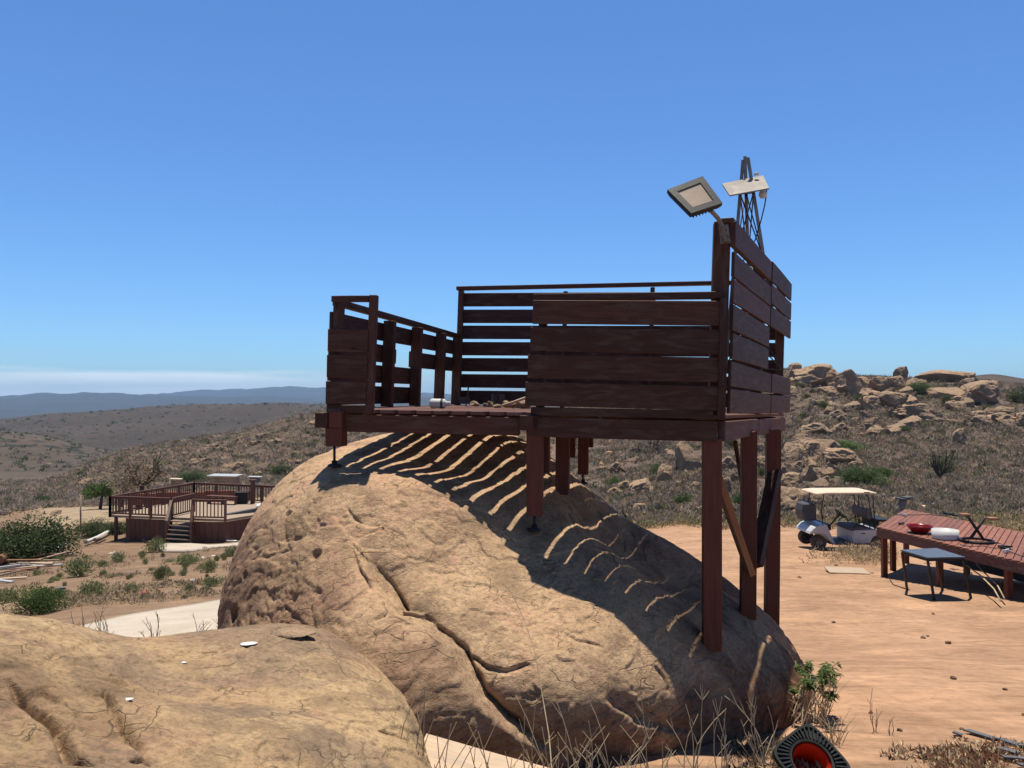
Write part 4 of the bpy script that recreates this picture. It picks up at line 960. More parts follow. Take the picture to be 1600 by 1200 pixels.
# ------------------------------------------------------------------ golf cart
def cart():
    w0 = on_ground(1277, 858, 12); hd = math.radians(180 + 1.5)
    t = thing('golf_cart', (0, 0, 0), 'white golf cart with a cream canopy parked below the boulders', 'golf cart')
    Rm = Matrix.Rotation(hd, 3, 'Z')
    # local: x forward, y left (towards camera), z up; front left wheel centre at (0.83, 0.47)
    K = 0.87; org = w0 - Rm @ Vector((0.83, 0.47, 0)) * K; t.scale = (K, K, K); t.location = org; t.rotation_euler = (0, 0, hd); ORG[t.name] = Vector((0, 0, 0))
    def prt(nm, mat, fn_, bev=0.008, par=None):
        m = MB(70); fn_(m); return m.build(nm, M[mat], par or t, bev)
    prt('front_cowl', 'cart_white', lambda m: m.prism([(1.13, .48), (1.10, .56), (.98, .68), (.80, .76), (.62, .78), (.58, .76), (.48, .50), (.36, .24), (.30, .20), (.30, .16), (.40, .18), (.52, .28), (.62, .46), (.80, .52), (1.0, .50)], -.55, .55), .02)
    prt('rear_body', 'cart_white', lambda m: m.prism([(-.20, .20), (-.20, .58), (-.30, .60), (-1.05, .62), (-1.32, .52), (-1.34, .46), (-1.12, .46), (-.98, .44), (-.85, .34), (-.74, .20)], -.56, .56), .02)
    prt('floor_pan', 'grey', lambda m: m.box((.0, 0, .20), (1.0, 1.06, .05)))
    prt('running_board', 'steel', lambda m: m.beam((.45, .56, .18), (-.75, .56, .18), .03, .05))
    prt('seat', 'seat', lambda m: m.prism([(-.12, .58), (-.14, .68), (-.2, .71), (-.70, .69), (-.74, .60)], -.52, .52), .02)
    prt('backrest', 'seat', lambda m: m.prism([(-.70, .92), (-.66, 1.00), (-.66, 1.20), (-.72, 1.24), (-.78, 1.22), (-.80, .92)], -.50, .50), .02)
    for s in (1, -1): prt('armrest', 'black', lambda m: m.tube([(-.22, s * .55, .66), (-.34, s * .55, .80), (-.46, s * .55, .86), (-.52, s * .55, .86), (-.56, s * .55, .66)], .018, 8))
    for s in (1, -1): prt('back_frame', 'black', lambda m: [m.tube([(-.78, s * .45, .62), (-.74, s * .45, 1.18)], .018, 8), m.tube([(-.5, s * .47, .70), (-.76, s * .455, .86), (-.95, s * .47, .86)], .015, 8)])
    prt('rear_rack', 'black', lambda m: m.prism([(-.98, .64), (-.98, .92), (-1.42, .90), (-1.42, .86), (-1.04, .84), (-1.04, .64)], -.5, .5))
    prt('roof', 'cream', lambda m: m.prism([(.93, 1.69), (.88, 1.73), (.6, 1.755), (-.75, 1.76), (-.93, 1.745), (-.95, 1.71), (-.9, 1.70), (.8, 1.70)], -.60, .60), .02)
    for s in (1, -1):
        prt('roof_strut', 'black', lambda m: m.tube([(.66, s * .50, 1.70), (.74, s * .50, 1.2), (.70, s * .52, .70), (.56, s * .52, .50), (.40, s * .52, .22)], .016, 8))
        prt('roof_strut', 'black', lambda m: m.tube([(-.70, s * .48, 1.70), (-.78, s * .48, 1.2), (-.90, s * .5, .62)], .016, 8))
        prt('roof_strut', 'black', lambda m: m.tube([(-.86, s * .48, 1.71), (-.88, s * .48, 1.3), (-.92, s * .5, .62)], .016, 8))
    prt('steering_column', 'black', lambda m: m.tube([(.44, .25, .62), (.06, .25, 1.04)], .025, 8))
    def sw(m):
        n = Vector((-.38, 0, .42)).normalized(); R = n.to_track_quat('Z', 'Y').to_matrix(); c = Vector((.05, .25, 1.05))
        m.tube([c + R @ Vector((math.cos(a) * .18, math.sin(a) * .18, 0)) for a in np.linspace(0, 2 * math.pi, 25)], .016, 8, cap=False)
        for a in (0, 2.1, 4.2): m.tube([c, c + R @ Vector((math.cos(a) * .18, math.sin(a) * .18, 0))], .012, 6)
    prt('steering_wheel', 'black', sw)
    prt('dashboard', 'black', lambda m: m.box((.50, 0, .68), (.12, 1.0, .18)))
    prt('badge', 'black', lambda m: m.box((-.52, .561, .50), (.12, .006, .03)))
    prt('roof_tag', 'tile_red', lambda m: m.box((-.62, .602, 1.75), (.18, .006, .035)), 0)
    for (x, y) in ((.83, .47), (.83, -.47), (-.96, .47), (-.96, -.47)):
        R = Matrix.Rotation(-math.pi / 2 if y > 0 else math.pi / 2, 3, 'X'); m = MB(71); s_ = 1
        m.lathe((x, y, .23), [(.10, -.09), (.20, -.10), (.225, -.08), (.232, -.03), (.232, .03), (.225, .08), (.20, .10), (.11, .095), (.10, .05)], 28, R, True)
        wh = m.build('wheel', M['rubber'], t); m = MB(72); m.lathe((x, y, .23), [(.11, .09), (.10, .06), (.045, .05), (.04, .085), (0, .085)], 20, R)
        for k in range(5):
            a = k * 1.257; p = Vector((x, y, .23)) + R @ Vector((math.cos(a) * .075, math.sin(a) * .075, .065)); m.box(p, (.02, .02, .02))
        m.build('rim', M['steel'], wh)
    m = MB(73); m.tube([(.83, -.47, .23), (.83, .47, .23)], .03, 8); m.tube([(-.96, -.47, .23), (-.96, .47, .23)], .04, 8); m.build('axle', M['black'], t)
    # dark bag hung at the windscreen
    o2 = org; b = MB(74); b.prism([(0, 0), (.02, .50), (.10, .54), (.42, .52), (.46, .30), (.40, -.02)], -.28, .28)
    o = b.build('canvas_bag', M['grey'], None, .03); o.scale = (K, K, K); o.location = org + Rm @ Vector((.70, -.20, .82)) * K; o.rotation_euler = (0, 0, hd)
    tag(o, 'dark grey bag propped at the front of the golf cart', 'bag')
cart()
# ------------------------------------------------------------------ left deck with railings and stairs
def left_deck():
    zd = -6.35
    def D(px, py): Y = zd * F / (620 - py); q = P(px, py, Y); q.z = zd; return q
    A, Bc, Cc, Dc = D(172, 804), D(303, 779), D(446, 786), D(352, 811)     # front-left, far corner, far right, front right
    t = thing('railed_deck', D(260, 806), 'red-brown deck with balustrades and a stair at the left, beyond the dirt slope', 'deck')
    m = MB(80); E = D(440, 797); up = W(0, 0, -.12); top = [A, Dc, E, Cc, Bc]
    m.poly(top); m.poly([q + up for q in top[::-1]])
    for i in range(5): a, b = top[i], top[(i + 1) % 5]; m.poly([a, a + up, b + up, b])
    m.build('floor', M['tan_floor'], t)
    def rail(a, b, h=1.0, nm='balustrade', posts=2, skip=()):
        m = MB(81); m.beam(a + W(0, 0, h), b + W(0, 0, h), .14, .045); m.beam(a + W(0, 0, .10), b + W(0, 0, .10), .05, .08); m.beam(a + W(0, 0, h - .07), b + W(0, 0, h - .07), .04, .09)
        L = (b - a).length; n = max(2, int(L / .19))
        for i in range(1, n): q = a.lerp(b, i / n); m.beam(q + W(0, 0, .08), q + W(0, 0, h - .05), .045, .045)
        m.build(nm, M['rail_red'], t)
        for i in range(posts + 1):
            q = a.lerp(b, i / posts); m = MB(82); m.beam(q + W(0, 0, -.12), q + W(0, 0, h + .03), .11, .11); m.build('post', M['rail_red'], t)
    S0, S1 = D(268, 808), D(301, 810)
    T0 = D(303, 806)
    rail(A, S0, 1.0, posts=3); rail(S1, Dc, 1.0, posts=1); rail(A, Bc, 1.0, posts=5); rail(Bc, Cc, 1.0, posts=4)
    # small screen return at the head of the stair
    rail(D(268, 808), D(303, 799), 1.0, posts=1)
    # skirt boards
    def skirt(a, b, i0=0.0):
        m = MB(83); L = (b - a).length; n = int(L / .3)
        for i in range(n):
            p, q = a.lerp(b, (i + .03) / n), a.lerp(b, (i + .97) / n); g = min(gz(p.x, p.y), gz(q.x, q.y)) - .1
            n_ = Vector(((b - a).y, -(b - a).x, 0)).normalized() * .03
            m.hexa([Vector((p.x, p.y, g)), Vector((q.x, q.y, g)), Vector((q.x, q.y, zd - .14)), Vector((p.x, p.y, zd - .14)), Vector((p.x, p.y, g)) - n_, Vector((q.x, q.y, g)) - n_, Vector((q.x, q.y, zd - .14)) - n_, Vector((p.x, p.y, zd - .14)) - n_])
        m.build('skirt', M['rail_red'], t)
    a = A.lerp(Dc, .14); skirt(a, S0 + (S0 - A).normalized() * -.1); skirt(S1, Dc); skirt(Dc, E)
    for f in (.055,): q = A.lerp(Dc, f); m = MB(84); m.beam(q + W(0, 0, -.1), Vector((q.x, q.y, gz(q.x, q.y) - .8)), .14, .14); m.build('post', M['rail_red'], t)
    # stairs come down towards the camera
    bot0, bot1 = on_ground(258, 850, 20), on_ground(297, 851, 20); bot0 = P(258, 850, 39.8); bot1 = P(298, 852, 39.6)
    n = 6
    for i in range(n):
        f = (i + 1) / (n); a = S0.lerp(bot0, f) + W(0, 0, .06); b = S1.lerp(bot1, f) + W(0, 0, .06)
        m = MB(85); m.beam(a, b, .30, .05); m.build('tread', M['old_wood'], t)
    for a, b in ((S0, bot0), (S1, bot1)):
        m = MB(86); m.beam(a + W(0, 0, -.15), b + W(0, 0, -.1), .05, .28); m.build('stringer', M['rail_red'], t)
        rr = b + W(0, 0, 0.05); c = b - (b - a) * .15
        m = MB(87); m.beam(a + W(0, 0, 1.0), c + W(0, 0, .95), .14, .05); m.beam(a + W(0, 0, .15), c + W(0, 0, .12), .05, .06)
        for i in range(1, 9): q = a.lerp(c, i / 9); m.beam(q + W(0, 0, .1), q + W(0, 0, .95), .04, .04)
        m.build('handrail', M['old_wood'] if a == S0 else M['rail_red'], t)
        m = MB(88); m.beam(c + W(0, 0, -.2), c + W(0, 0, 1.0), .1, .1); m.build('post', M['rail_red'], t)
    # bench along the far rail, and a rug
    m = MB(89); a, b = D(325, 786), D(370, 788); m.beam(a + W(0, 0, .45), b + W(0, 0, .45), .45, .06)
    for f in (.03, .5, .97): q = a.lerp(b, f); m.beam(q, q + W(0, 0, .43), .08, .35, (0, 1, 0))
    solo(m, 'bench', M['rail_red'], a, 'dark wooden bench on the railed deck against the far balustrade', 'bench')
    m = MB(90); q = D(378, 786); m.box(q + W(0, 0, .35), (.7, .6, .6), .2); m.box(q + W(0, 0, .68), (.8, .7, .06), .2)
    solo(m, 'cabinet', M['black'], q, 'dark boxy cabinet on the railed deck right of the bench', 'cabinet', bevel=.05)
    m = MB(91); q = D(395, 786); m.beam(q, q + W(0, 0, 1.35), .22, .22); m.box(q + W(0, 0, 1.38), (.35, .35, .06)); solo(m, 'gate_post', M['rail_red'], q, 'thick dark post in the far balustrade of the railed deck', 'post')
    m = MB(92); q = P(416, 800, 43); m.box(q, (1.0, .8, .75), .3); m.box(q + W(0, 0, .40), (1.08, .88, .08), .3); solo(m, 'cooler', M['white'], q - W(0, 0, .4), 'white box at the right end of the railed deck beside the boulder', 'box', bevel=.04)
    m = MB(93); a, b = P(353, 808, 41.5), P(420, 795, 43); m.beam(a, b, .3, .35); solo(m, 'curb_wall', M['slate'], a, 'low grey retaining curb at the right front of the railed deck', 'curb')
    m = MB(94); a = on_ground(275, 772, 50); q = P(315, 769, 58)
    for i in range(5): m.box(P(225 + i * 38, 780 - i * 1.4, 56 + i), (1.75, .3, .8 + .1 * (i % 2)), .1)
    solo(m, 'low_wall', M['tile_red'], q, 'low terracotta wall seen through the far balusters of the railed deck', 'wall')
left_deck()

# ------------------------------------------------------------------ huts and roofs beyond
def hut(px, py, wpx, hpx, Y, wall, roof, label, over=.4, name='shed'):
    c = P(px, py, Y); w = wpx / F * Y; h = hpx / F * Y; t = thing(name, c, label, 'shed')
    m = MB(95); m.box(c + W(0, w * .3, h * .35), (w * .9, w * .55, h * .9)); m.build('wall', M[wall], t)
    m = MB(96); a = c + W(-w / 2 - over * .3, w * .3, h * .88); b = c + W(w / 2 + over * .3, w * .3, h * .82); m.beam(a, b, w * .75, .14 * h); m.build('roof', M[roof], t, .02)
    m = MB(97); m.box(c + W(-w * .2, w * .3 - w * .28, h * .3), (w * .16, .06, h * .6)); m.build('door', M['old_wood'], t)
hut(347, 757, 42, 15, 72, 'tan_wall', 'tin', 'tan shed with a flat white roof beyond the railed deck')
hut(273, 760, 14, 13, 74, 'tan_wall', 'cream', 'small pale shed left of the green bush beyond the railed deck')
hut(397, 753, 16, 9, 70, 'slate', 'tin', 'small grey hut with a light roof right of the tan shed')
hut(784, 699, 34, 12, 60, 'slate', 'tin', 'flat grey metal roof showing just behind the big boulder under the platform')

# ------------------------------------------------------------------ boulders on the slopes
BOULD = []
for k in range(9):
    D, Fq = cube_sphere(30); R = np.random.default_rng(300 + k); V = D.copy()
    for j in range(15):
        n = R.normal(size=3); n[2] *= 0.7; n /= np.linalg.norm(n); c = R.uniform(0.32, 0.78); d = V @ n; V -= np.maximum(d - c, 0)[:, None] * n * 0.98
    V *= (1 + 0.12 * fbm(V * 2 + k * 7, 4, 60 + k) + 0.07 * fbm(V * 6 + k, 4, 80 + k) - 0.07 * np.maximum(0, 1 - 9 * np.abs(fbm(V * 2.2 + k * 3, 3, 90 + k))))[:, None]
    lo, hi = V.min(0), V.max(0); V = (V - (lo + hi) / 2) / (hi - lo) * 2
    BOULD.append(np_mesh('boulder', V, Fq, [M['boulder']], smooth=True))
RB = random.Random(5)
def boulder_at(q, w, h, label, group=None, k=None, rz=None, tilt=0.0, depth=None, sink=0.3):
    o = bpy.data.objects.new('boulder', BOULD[RB.randrange(9) if k is None else k]); link(o)
    o.location = (q.x, q.y + (depth or w) * .25, q.z + h * (0.5 - sink)); o.scale = (w / 2, (depth or w * RB.uniform(.7, 1)) / 2, h / 2 * 1.25)
    o.rotation_euler = (RB.uniform(-.12, .12), tilt, RB.uniform(0, 6.28) if rz is None else rz)
    return tag(o, label, 'boulder', group)
def boulder_px(px, py, wpx, hpx, label, group=None, y0=26, tilt=0.0, k=None, rz=None):
    q = on_ground(px, py + hpx * .5, y0, 400); s = q.y / F
    if q.y > 300: q = on_ground(px, 600, 100, 158); q.z = P(px, py + hpx * .5, q.y).z; s = q.y / F
    boulder_at(q, wpx * s * 1.08, hpx * s * 1.15, label, group, k, RB.uniform(-.3, .3) if rz is None else rz, tilt)
NAMED = [
 (1285, 585, 64, 34, 'largest pale outcrop on the right skyline, next to the slatted tower wall', 0), (1246, 579, 24, 24, 'rounded skyline rock just right of the slatted tower wall', 0),
 (1337, 598, 52, 30, 'broad rock with a hollow face, right of the largest skyline outcrop', .1), (1378, 600, 34, 22, 'low skyline rock between the broad hollow rock and the upright block', .2),
 (1411, 583, 22, 20, 'upright block perched on the right skyline', 0), (1408, 598, 24, 20, 'squat rock beneath the upright skyline block', 0),
 (1486, 587, 70, 16, 'long flat slab on the right skyline', .05), (1541, 609, 68, 34, 'large tilted slab with a deep shadow under it, near the right skyline', .12),
 (1490, 613, 50, 20, 'rock sloping down right below the long skyline slab', .3), (1402, 624, 52, 24, 'split rock slab in the middle of the upper slope', .2),
 (1362, 616, 40, 14, 'flat rock left of the split slab', .1), (1333, 633, 20, 12, 'pale oval boulder on the upper slope', 0), (1350, 630, 18, 16, 'grey rounded boulder touching the pale oval one', 0),
 (1312, 647, 22, 12, 'low round boulder below the pale oval one', 0), (1296, 641, 13, 11, 'small rock left of the low round boulder', 0), (1460, 648, 78, 17, 'long low ledge across the middle of the slope', .12),
 (1443, 638, 28, 14, 'rock resting above the long low ledge', 0), (1367, 668, 38, 11, 'thin slab in the brush below the pale oval boulder', .15), (1502, 681, 27, 25, 'lone pale block standing in the brush right of centre slope', 0),
 (1566, 653, 54, 11, 'flat pale slab near the right edge', 0), (1570, 641, 28, 13, 'two-humped rock above the flat pale slab near the right edge', 0), (1498, 659, 20, 10, 'small rock just above the lone pale block', 0),
 (1280, 671, 46, 20, 'rounded slab at the top of the lower boulder pile', .1), (1274, 693, 62, 34, 'upper half of the slanting slab in the lower boulder pile', .40), (1322, 713, 58, 26, 'lower half of the slanting slab, running down right to the green bush', .30), (1236, 714, 34, 30, 'blocky boulder at the left of the lower pile', 0),
 (1240, 750, 36, 24, 'square block low in the boulder pile, left of the golf cart', 0), (1224, 738, 18, 22, 'narrow block against the platform leg in the lower pile', 0), (1269, 738, 24, 24, 'leaning block in the middle of the lower pile', .3),
 (1249, 728, 22, 16, 'dark wedge rock between the blocks of the lower pile', 0), (1280, 757, 26, 22, 'rock just above the golf cart canopy', .2), (1238, 783, 62, 46, 'large pale slab at the foot of the lower pile, behind the golf cart', .2),
 (1294, 738, 18, 16, 'small pale rock under the slanting slab', 0), (1352, 744, 26, 12, 'rock half hidden by the green bush right of the pile', 0), (1268, 781, 30, 26, 'rock directly behind the golf cart dashboard', 0),
 (1081, 711, 40, 48, 'tall overhanging rock beside the front right platform leg', -.2), (1037, 738, 24, 28, 'dark shaded boulder left of the overhanging rock', 0), (1003, 762, 40, 22, 'slanting slab low on the slope under the platform', -.35),
 (965, 730, 24, 18, 'round rock on the slope under the platform, right of the thin post', 0), (977, 758, 22, 15, 'squat rock left of the slanting slab under the platform', 0), (985, 719, 22, 12, 'pale rock high under the platform', 0),
 (962, 767, 22, 12, 'low rock at the boulder edge under the platform', 0), (952, 710, 16, 10, 'small pale rock near the thin post under the platform', 0), (993, 700, 18, 20, 'upright pale rock just beneath the platform beam', 0),
 (1138, 724, 28, 22, 'rock between the two right front platform legs', 0), (1137, 758, 18, 24, 'rough rock low between the right platform legs', 0), (1147, 741, 16, 20, 'dark rock between the right platform legs', 0),
 (1001, 792, 24, 11, 'rock at the edge of the dirt under the platform', 0), (1086, 757, 13, 11, 'small round rock left of the front right leg', 0), (1190, 700, 14, 14, 'rock seen between the rear right legs, upper', 0), (1193, 722, 26, 18, 'rock seen between the rear right legs, lower', 0)]
for px, py, w, h, lab, tl in NAMED: s_ = 1.22 if py < 660 else 1.08; boulder_px(px, py, w * s_, h * s_, lab, None, tilt=tl)
G1 = 'small rocks scattered on the right slope'
n = 0
while n < 125:
    px = RB.uniform(930, 1600); py = RB.uniform(590, 730)
    par = None
    if n % 2:
        par = RB.choice([q_ for q_ in NAMED if q_[2] >= 30 and q_[0] > 1220 and q_[1] < 720]); px = par[0] + RB.uniform(-.8, .8) * par[2]; py = par[1] + RB.uniform(-.2, 1.1) * par[3]
    elif RB.random() < .55: px = 1215 + abs(RB.gauss(0, 170)); py = RB.gauss(622, 24)
    if not (930 < px < 1620 and 585 < py < 790) or 700 < py and px > 1340: continue
    w = (RB.uniform(5, 17) if n % 3 else RB.uniform(17, 36)) * (1.15 if py < 650 else .8)
    if par: w = min(34, par[2] * RB.uniform(.3, .65))
    boulder_px(px, py, w, w * RB.uniform(.45, .8), 'small tan rock scattered in the dry brush of the right slope', G1); n += 1
for k in range(34):
    px, py = RB.gauss(1255, 38), RB.gauss(735, 34)
    if 1195 < px < 1345: boulder_px(px, py, RB.uniform(8, 18), RB.uniform(7, 13), 'small rock in the lower boulder pile left of the golf cart', 'small rocks of the lower pile')
for k in range(26):
    px, py = RB.uniform(935, 1095), RB.gauss(730, 26)
    boulder_px(px, py, RB.uniform(4, 13), RB.uniform(3, 9), 'small rock on the slope seen under the platform', 'small rocks under the platform')
for px, py, w, h, lab in ((133, 751, 32, 11, 'flat pale boulder beside the small green tree'), (356, 728, 46, 20, 'broad pale outcrop above the tan shed'), (323, 697, 17, 9, 'rock on the ridge above the railed deck'), (373, 684, 16, 8, 'small pale outcrop near the top of the left slope'), (85, 800, 20, 9, 'grey rock on the flat left of the railed deck')):
    boulder_px(px, py, w, h * .8, lab, None, 60, k=4)
for k in range(54):
    px = RB.uniform(140, 800); f = RB.random(); py = np.interp(px, [140, 300, 430, 500, 800], [722, 695, 668, 650, 660]) + 6 + f * 60
    if px > 540: py = RB.uniform(668, 720)
    if py < 745: boulder_px(px, py, RB.uniform(6, 18), RB.uniform(4, 9), 'small pale rock on the distant left slope', 'small rocks of the left slope', 90)

# ------------------------------------------------------------------ vegetation
def leaf_cloud(seed, n, W3, size, clumps=9, elong=1.6, up=0.2):
    R = np.random.default_rng(seed); W3 = np.array(W3)
    C = R.normal(size=(clumps, 3)); C /= np.linalg.norm(C, axis=1)[:, None]; C *= R.uniform(.25, .72, (clumps, 1)); C[:, 2] = np.abs(C[:, 2]) * 0.9 + .18
    cr = R.uniform(.26, .5, clumps); k = R.integers(0, clumps, n); d = R.normal(size=(n, 3)); d /= np.linalg.norm(d, axis=1)[:, None]
    p = (C[k] + d * (cr[k] * R.uniform(.35, 1.0, n) ** .5)[:, None]); p[:, 2] = np.abs(p[:, 2]); p *= W3
    a = R.normal(size=(n, 3)) + d * .6; a[:, 2] += up; a /= np.linalg.norm(a, axis=1)[:, None]
    b = np.cross(a, R.normal(size=(n, 3))); b /= np.linalg.norm(b, axis=1)[:, None]; s = (size * R.uniform(.6, 1.4, n))[:, None]
    V = np.stack([p - b * s * .35, p + a * s * elong * .5 - b * s * .05, p + b * s * .35 + a * s * .2, p + a * s * elong], 1)
    V = np.stack([p, p + a * s * elong * .45 - b * s * .38, p + a * s * elong, p + a * s * elong * .5 + b * s * .38], 1).reshape(-1, 3)
    Fq = np.arange(4 * n).reshape(-1, 4); t = np.repeat(R.uniform(.6, 1.35, n) * (0.75 + .5 * R.random(clumps))[k], 4)
    return V, Fq, np.stack([t, t * R.uniform(.97, 1.03), t * .95], 1)
def cloud_mesh(name, seed, n, W3, size, mat, **kw):
    V, Fq, T = leaf_cloud(seed, n, W3, size, **kw); me = np_mesh(name, V, Fq, [mat]); vcol(me, 'tint', T); return me
def stems_mb(seed, h, w, n=5, r=.02):
    m = MB(seed); R = random.Random(seed)
    for k in range(n):
        a = R.uniform(0, 6.28); e = W(math.cos(a) * w * .35, math.sin(a) * w * .35, h * R.uniform(.5, .85)); m.tube([W(0, 0, -.05), e * .5 + W(R.uniform(-.1, .1) * w, 0, 0), e], r, 5, r * .3)
    return m
SHR = {}
for nm, mt in (('green', 'green_leaf'), ('dark', 'green_dark'), ('olive', 'green_olive'), ('dry', 'brush_dry'), ('greyb', 'brush_grey')):
    SHR[nm] = [cloud_mesh('foliage', 400 + 10 * i + len(nm), 2600, (1, 1, 1), .058, M[mt], clumps=16) for i in range(3)]
DENSE = {nm: [cloud_mesh('foliage', 450 + i + len(nm), 9000, (1, 1, 1), .034, M[mt], clumps=30) for i in range(2)] for nm, mt in (('green', 'green_leaf'), ('dark', 'green_dark'))}
STEM = stems_mb(7, .9, 1.6, 6, .025); _o = STEM.build('stem', M['bark'], None); STEM_ME = _o.data; bpy.data.objects.remove(_o)
def shrub(px, py, wpx, hpx, kind, label, group=None, y0=26, stem=False, q=None):
    """py: where the shrub meets the ground"""
    q = q or on_ground(px, py, y0, 400); s = q.y / F
    o = bpy.data.objects.new('shrub', RB.choice(DENSE[kind] if wpx > 48 and kind in DENSE else SHR[kind])); 
    sc = (wpx * s / 1.7, wpx * s / 1.7, hpx * s / 1.25)
    if stem:
        t = thing('shrub', q, label, 'shrub', group); t.scale = sc; t.rotation_euler = (0, 0, RB.uniform(0, 6)); o.name = 'foliage'; link(o, t)
        s_ = bpy.data.objects.new('stem', STEM_ME); link(s_, t); return t
    link(o); o.location = q; o.scale = sc; o.rotation_euler = (0, 0, RB.uniform(0, 6)); return tag(o, label, 'shrub', group)
for a in (
 (52, 874, 150, 86, 'dark', 'big dark green bush mass at the left edge below the flat', 26), (10, 872, 90, 60, 'dark', 'dark green bush cut by the left edge of the photograph', 26), (150, 836, 60, 32, 'dark', 'dark bush under the left corner of the railed deck', 36), (190, 832, 40, 26, 'dark', 'small dark bush behind the support post of the railed deck', 36),
 (60, 957, 88, 58, 'green', 'bright green round bush on the dirt slope at the left edge', 8),
 (302, 752, 50, 22, 'dark', 'dark green bush just left of the tan shed', 60), (70, 786, 28, 18, 'dark', 'dark rounded bush on the left flat near the slope', 60), (128, 744, 18, 12, 'dark', 'small dark bush above the flat pale boulder', 90), (440, 742, 40, 22, 'dark', 'dark bush behind the right end of the railed deck', 80),
 (1022, 708, 48, 46, 'greyb', 'large grey-green shrub under the platform beam', 30), (1027, 745, 40, 30, 'dark', 'dark shrub among the rocks under the platform', 30), (1066, 790, 32, 26, 'green', 'bright green bush at the dirt edge left of the front right leg', 24), (1153, 792, 24, 28, 'green', 'green bush between the right platform legs', 24),
 (958, 758, 26, 18, 'green', 'small green bush low on the slope under the platform', 26), (1190, 745, 16, 20, 'green', 'small green bush between the rear platform legs', 30), (1140, 700, 24, 26, 'olive', 'olive shrub high between the right platform legs', 30),
 (1344, 757, 84, 36, 'dark', 'large dark green bush above the golf cart', 30), (1330, 755, 34, 30, 'green', 'bright green part-bush left in the large dark one above the cart', 30), (1375, 748, 34, 26, 'green', 'green bush right of the large dark bush above the cart', 30), (1470, 738, 40, 30, 'dark', 'dark green bush under the bare branches on the open slope', 30),
 (1320, 705, 64, 24, 'green', 'green shrub spilling over the slanting slab', 30), (1365, 637, 22, 14, 'green', 'small round green shrub beside the grey rounded boulder', 50), (1437, 615, 50, 22, 'dark', 'grey-green shrub below the upright skyline block', 60), (1285, 640, 22, 20, 'dark', 'dark shrub left of the low round boulder', 50),
 (1410, 674, 34, 12, 'green', 'low green shrub in the middle of the slope', 50), (1314, 583, 17, 14, 'dark', 'dark round shrub on the skyline beside the largest outcrop', 100), (1590, 628, 40, 24, 'dark', 'dark shrub at the right edge near the tilted slab', 60), (1345, 608, 26, 14, 'dark', 'shrub in the hollow of the broad skyline rock', 60),
 (1255, 655, 18, 16, 'olive', 'olive shrub near the slatted tower wall', 60), (1540, 625, 30, 14, 'dark', 'dark shrub in the shade of the tilted slab', 60), (1550, 578, 10, 7, 'dark', 'tiny tree on the far right hilltop', 200), (1250, 605, 20, 12, 'olive', 'shrub below the first skyline rock', 60),
 (1480, 630, 24, 18, 'dark', 'dark shrub between the sloping rock and the long ledge', 60), (1395, 745, 30, 14, 'olive', 'low olive shrub right of the green bushes above the cart', 30)):
    shrub(*a[:6], y0=a[6], stem=a[2] > 30)
r = RB
for k in range(46):
    px, py = r.uniform(1240, 1600), r.gauss(640, 30)
    if 585 < py < 770: shrub(px, py, r.uniform(8, 20), r.uniform(6, 13), r.choice(('olive', 'dark', 'olive', 'greyb')), 'small olive shrub among the rocks of the right slope', 'shrubs of the right slope', 40)
for k in range(16):
    shrub(r.uniform(940, 1200), r.gauss(730, 30), r.uniform(8, 20), r.uniform(7, 14), r.choice(('olive', 'greyb')), 'small olive shrub seen under the platform', 'shrubs seen under the platform', 30)
for k in range(60):
    px = r.uniform(0, 800); py = np.interp(px, [0, 140, 300, 430, 500, 800], [775, 735, 697, 670, 655, 662]) + 6 + r.random() * (70 if px > 140 else 25)
    shrub(px, py, r.uniform(6, 15), r.uniform(4, 9), r.choice(('olive', 'dark', 'greyb', 'dry')), 'small shrub on the distant left slope', 'shrubs of the left slope', 80)
# pale weeds on the near dirt slope
WEED = [cloud_mesh('leaves', 700 + i, 1300, (1, 1, 1), .065, M['weed_green'], clumps=14, elong=2.6, up=1.0) for i in range(3)]
def weed(px, py, w, h, label, group=None):
    q = on_ground(px, py, 7, 60); s = q.y / F; o = bpy.data.objects.new('weed', r.choice(WEED)); link(o); o.location = q
    o.scale = (w * s / 1.6, w * s / 1.6, h * s / 1.15); o.rotation_euler = (0, 0, r.uniform(0, 6)); return tag(o, label, 'weed', group)
for px, py, w, h, lab in ((122, 900, 48, 36, 'tall grey-green weed between the lumber heap and the slope'), (150, 930, 46, 30, 'spreading weed right of the bright green bush'), (207, 926, 26, 18, 'compact green weed in the middle of the dirt slope'), (255, 905, 22, 30, 'thin upright weed above the middle of the dirt slope'),
  (297, 924, 22, 16, 'low weed near the white scrap on the slope'), (335, 915, 30, 18, 'weed beside the big boulder flank'), (185, 878, 26, 20, 'weed below the support post of the railed deck'), (295, 880, 40, 18, 'weeds below the pale path'), (330, 893, 26, 26, 'weed beside the boulder, below the path'), (370, 868, 40, 18, 'weed patch where the pale path meets the boulder'), (20, 940, 40, 26, 'faint weed at the left edge'), (247, 862, 30, 26, 'weed at the left end of the pale path')):
    weed(px, py, w, h, lab)
for k in range(62):
    px, py = r.uniform(60, 372), r.uniform(868, 935); weed(px, py, r.uniform(6, 16), r.uniform(5, 12), 'small weed dotted on the dirt slope at the left', 'weeds of the dirt slope')

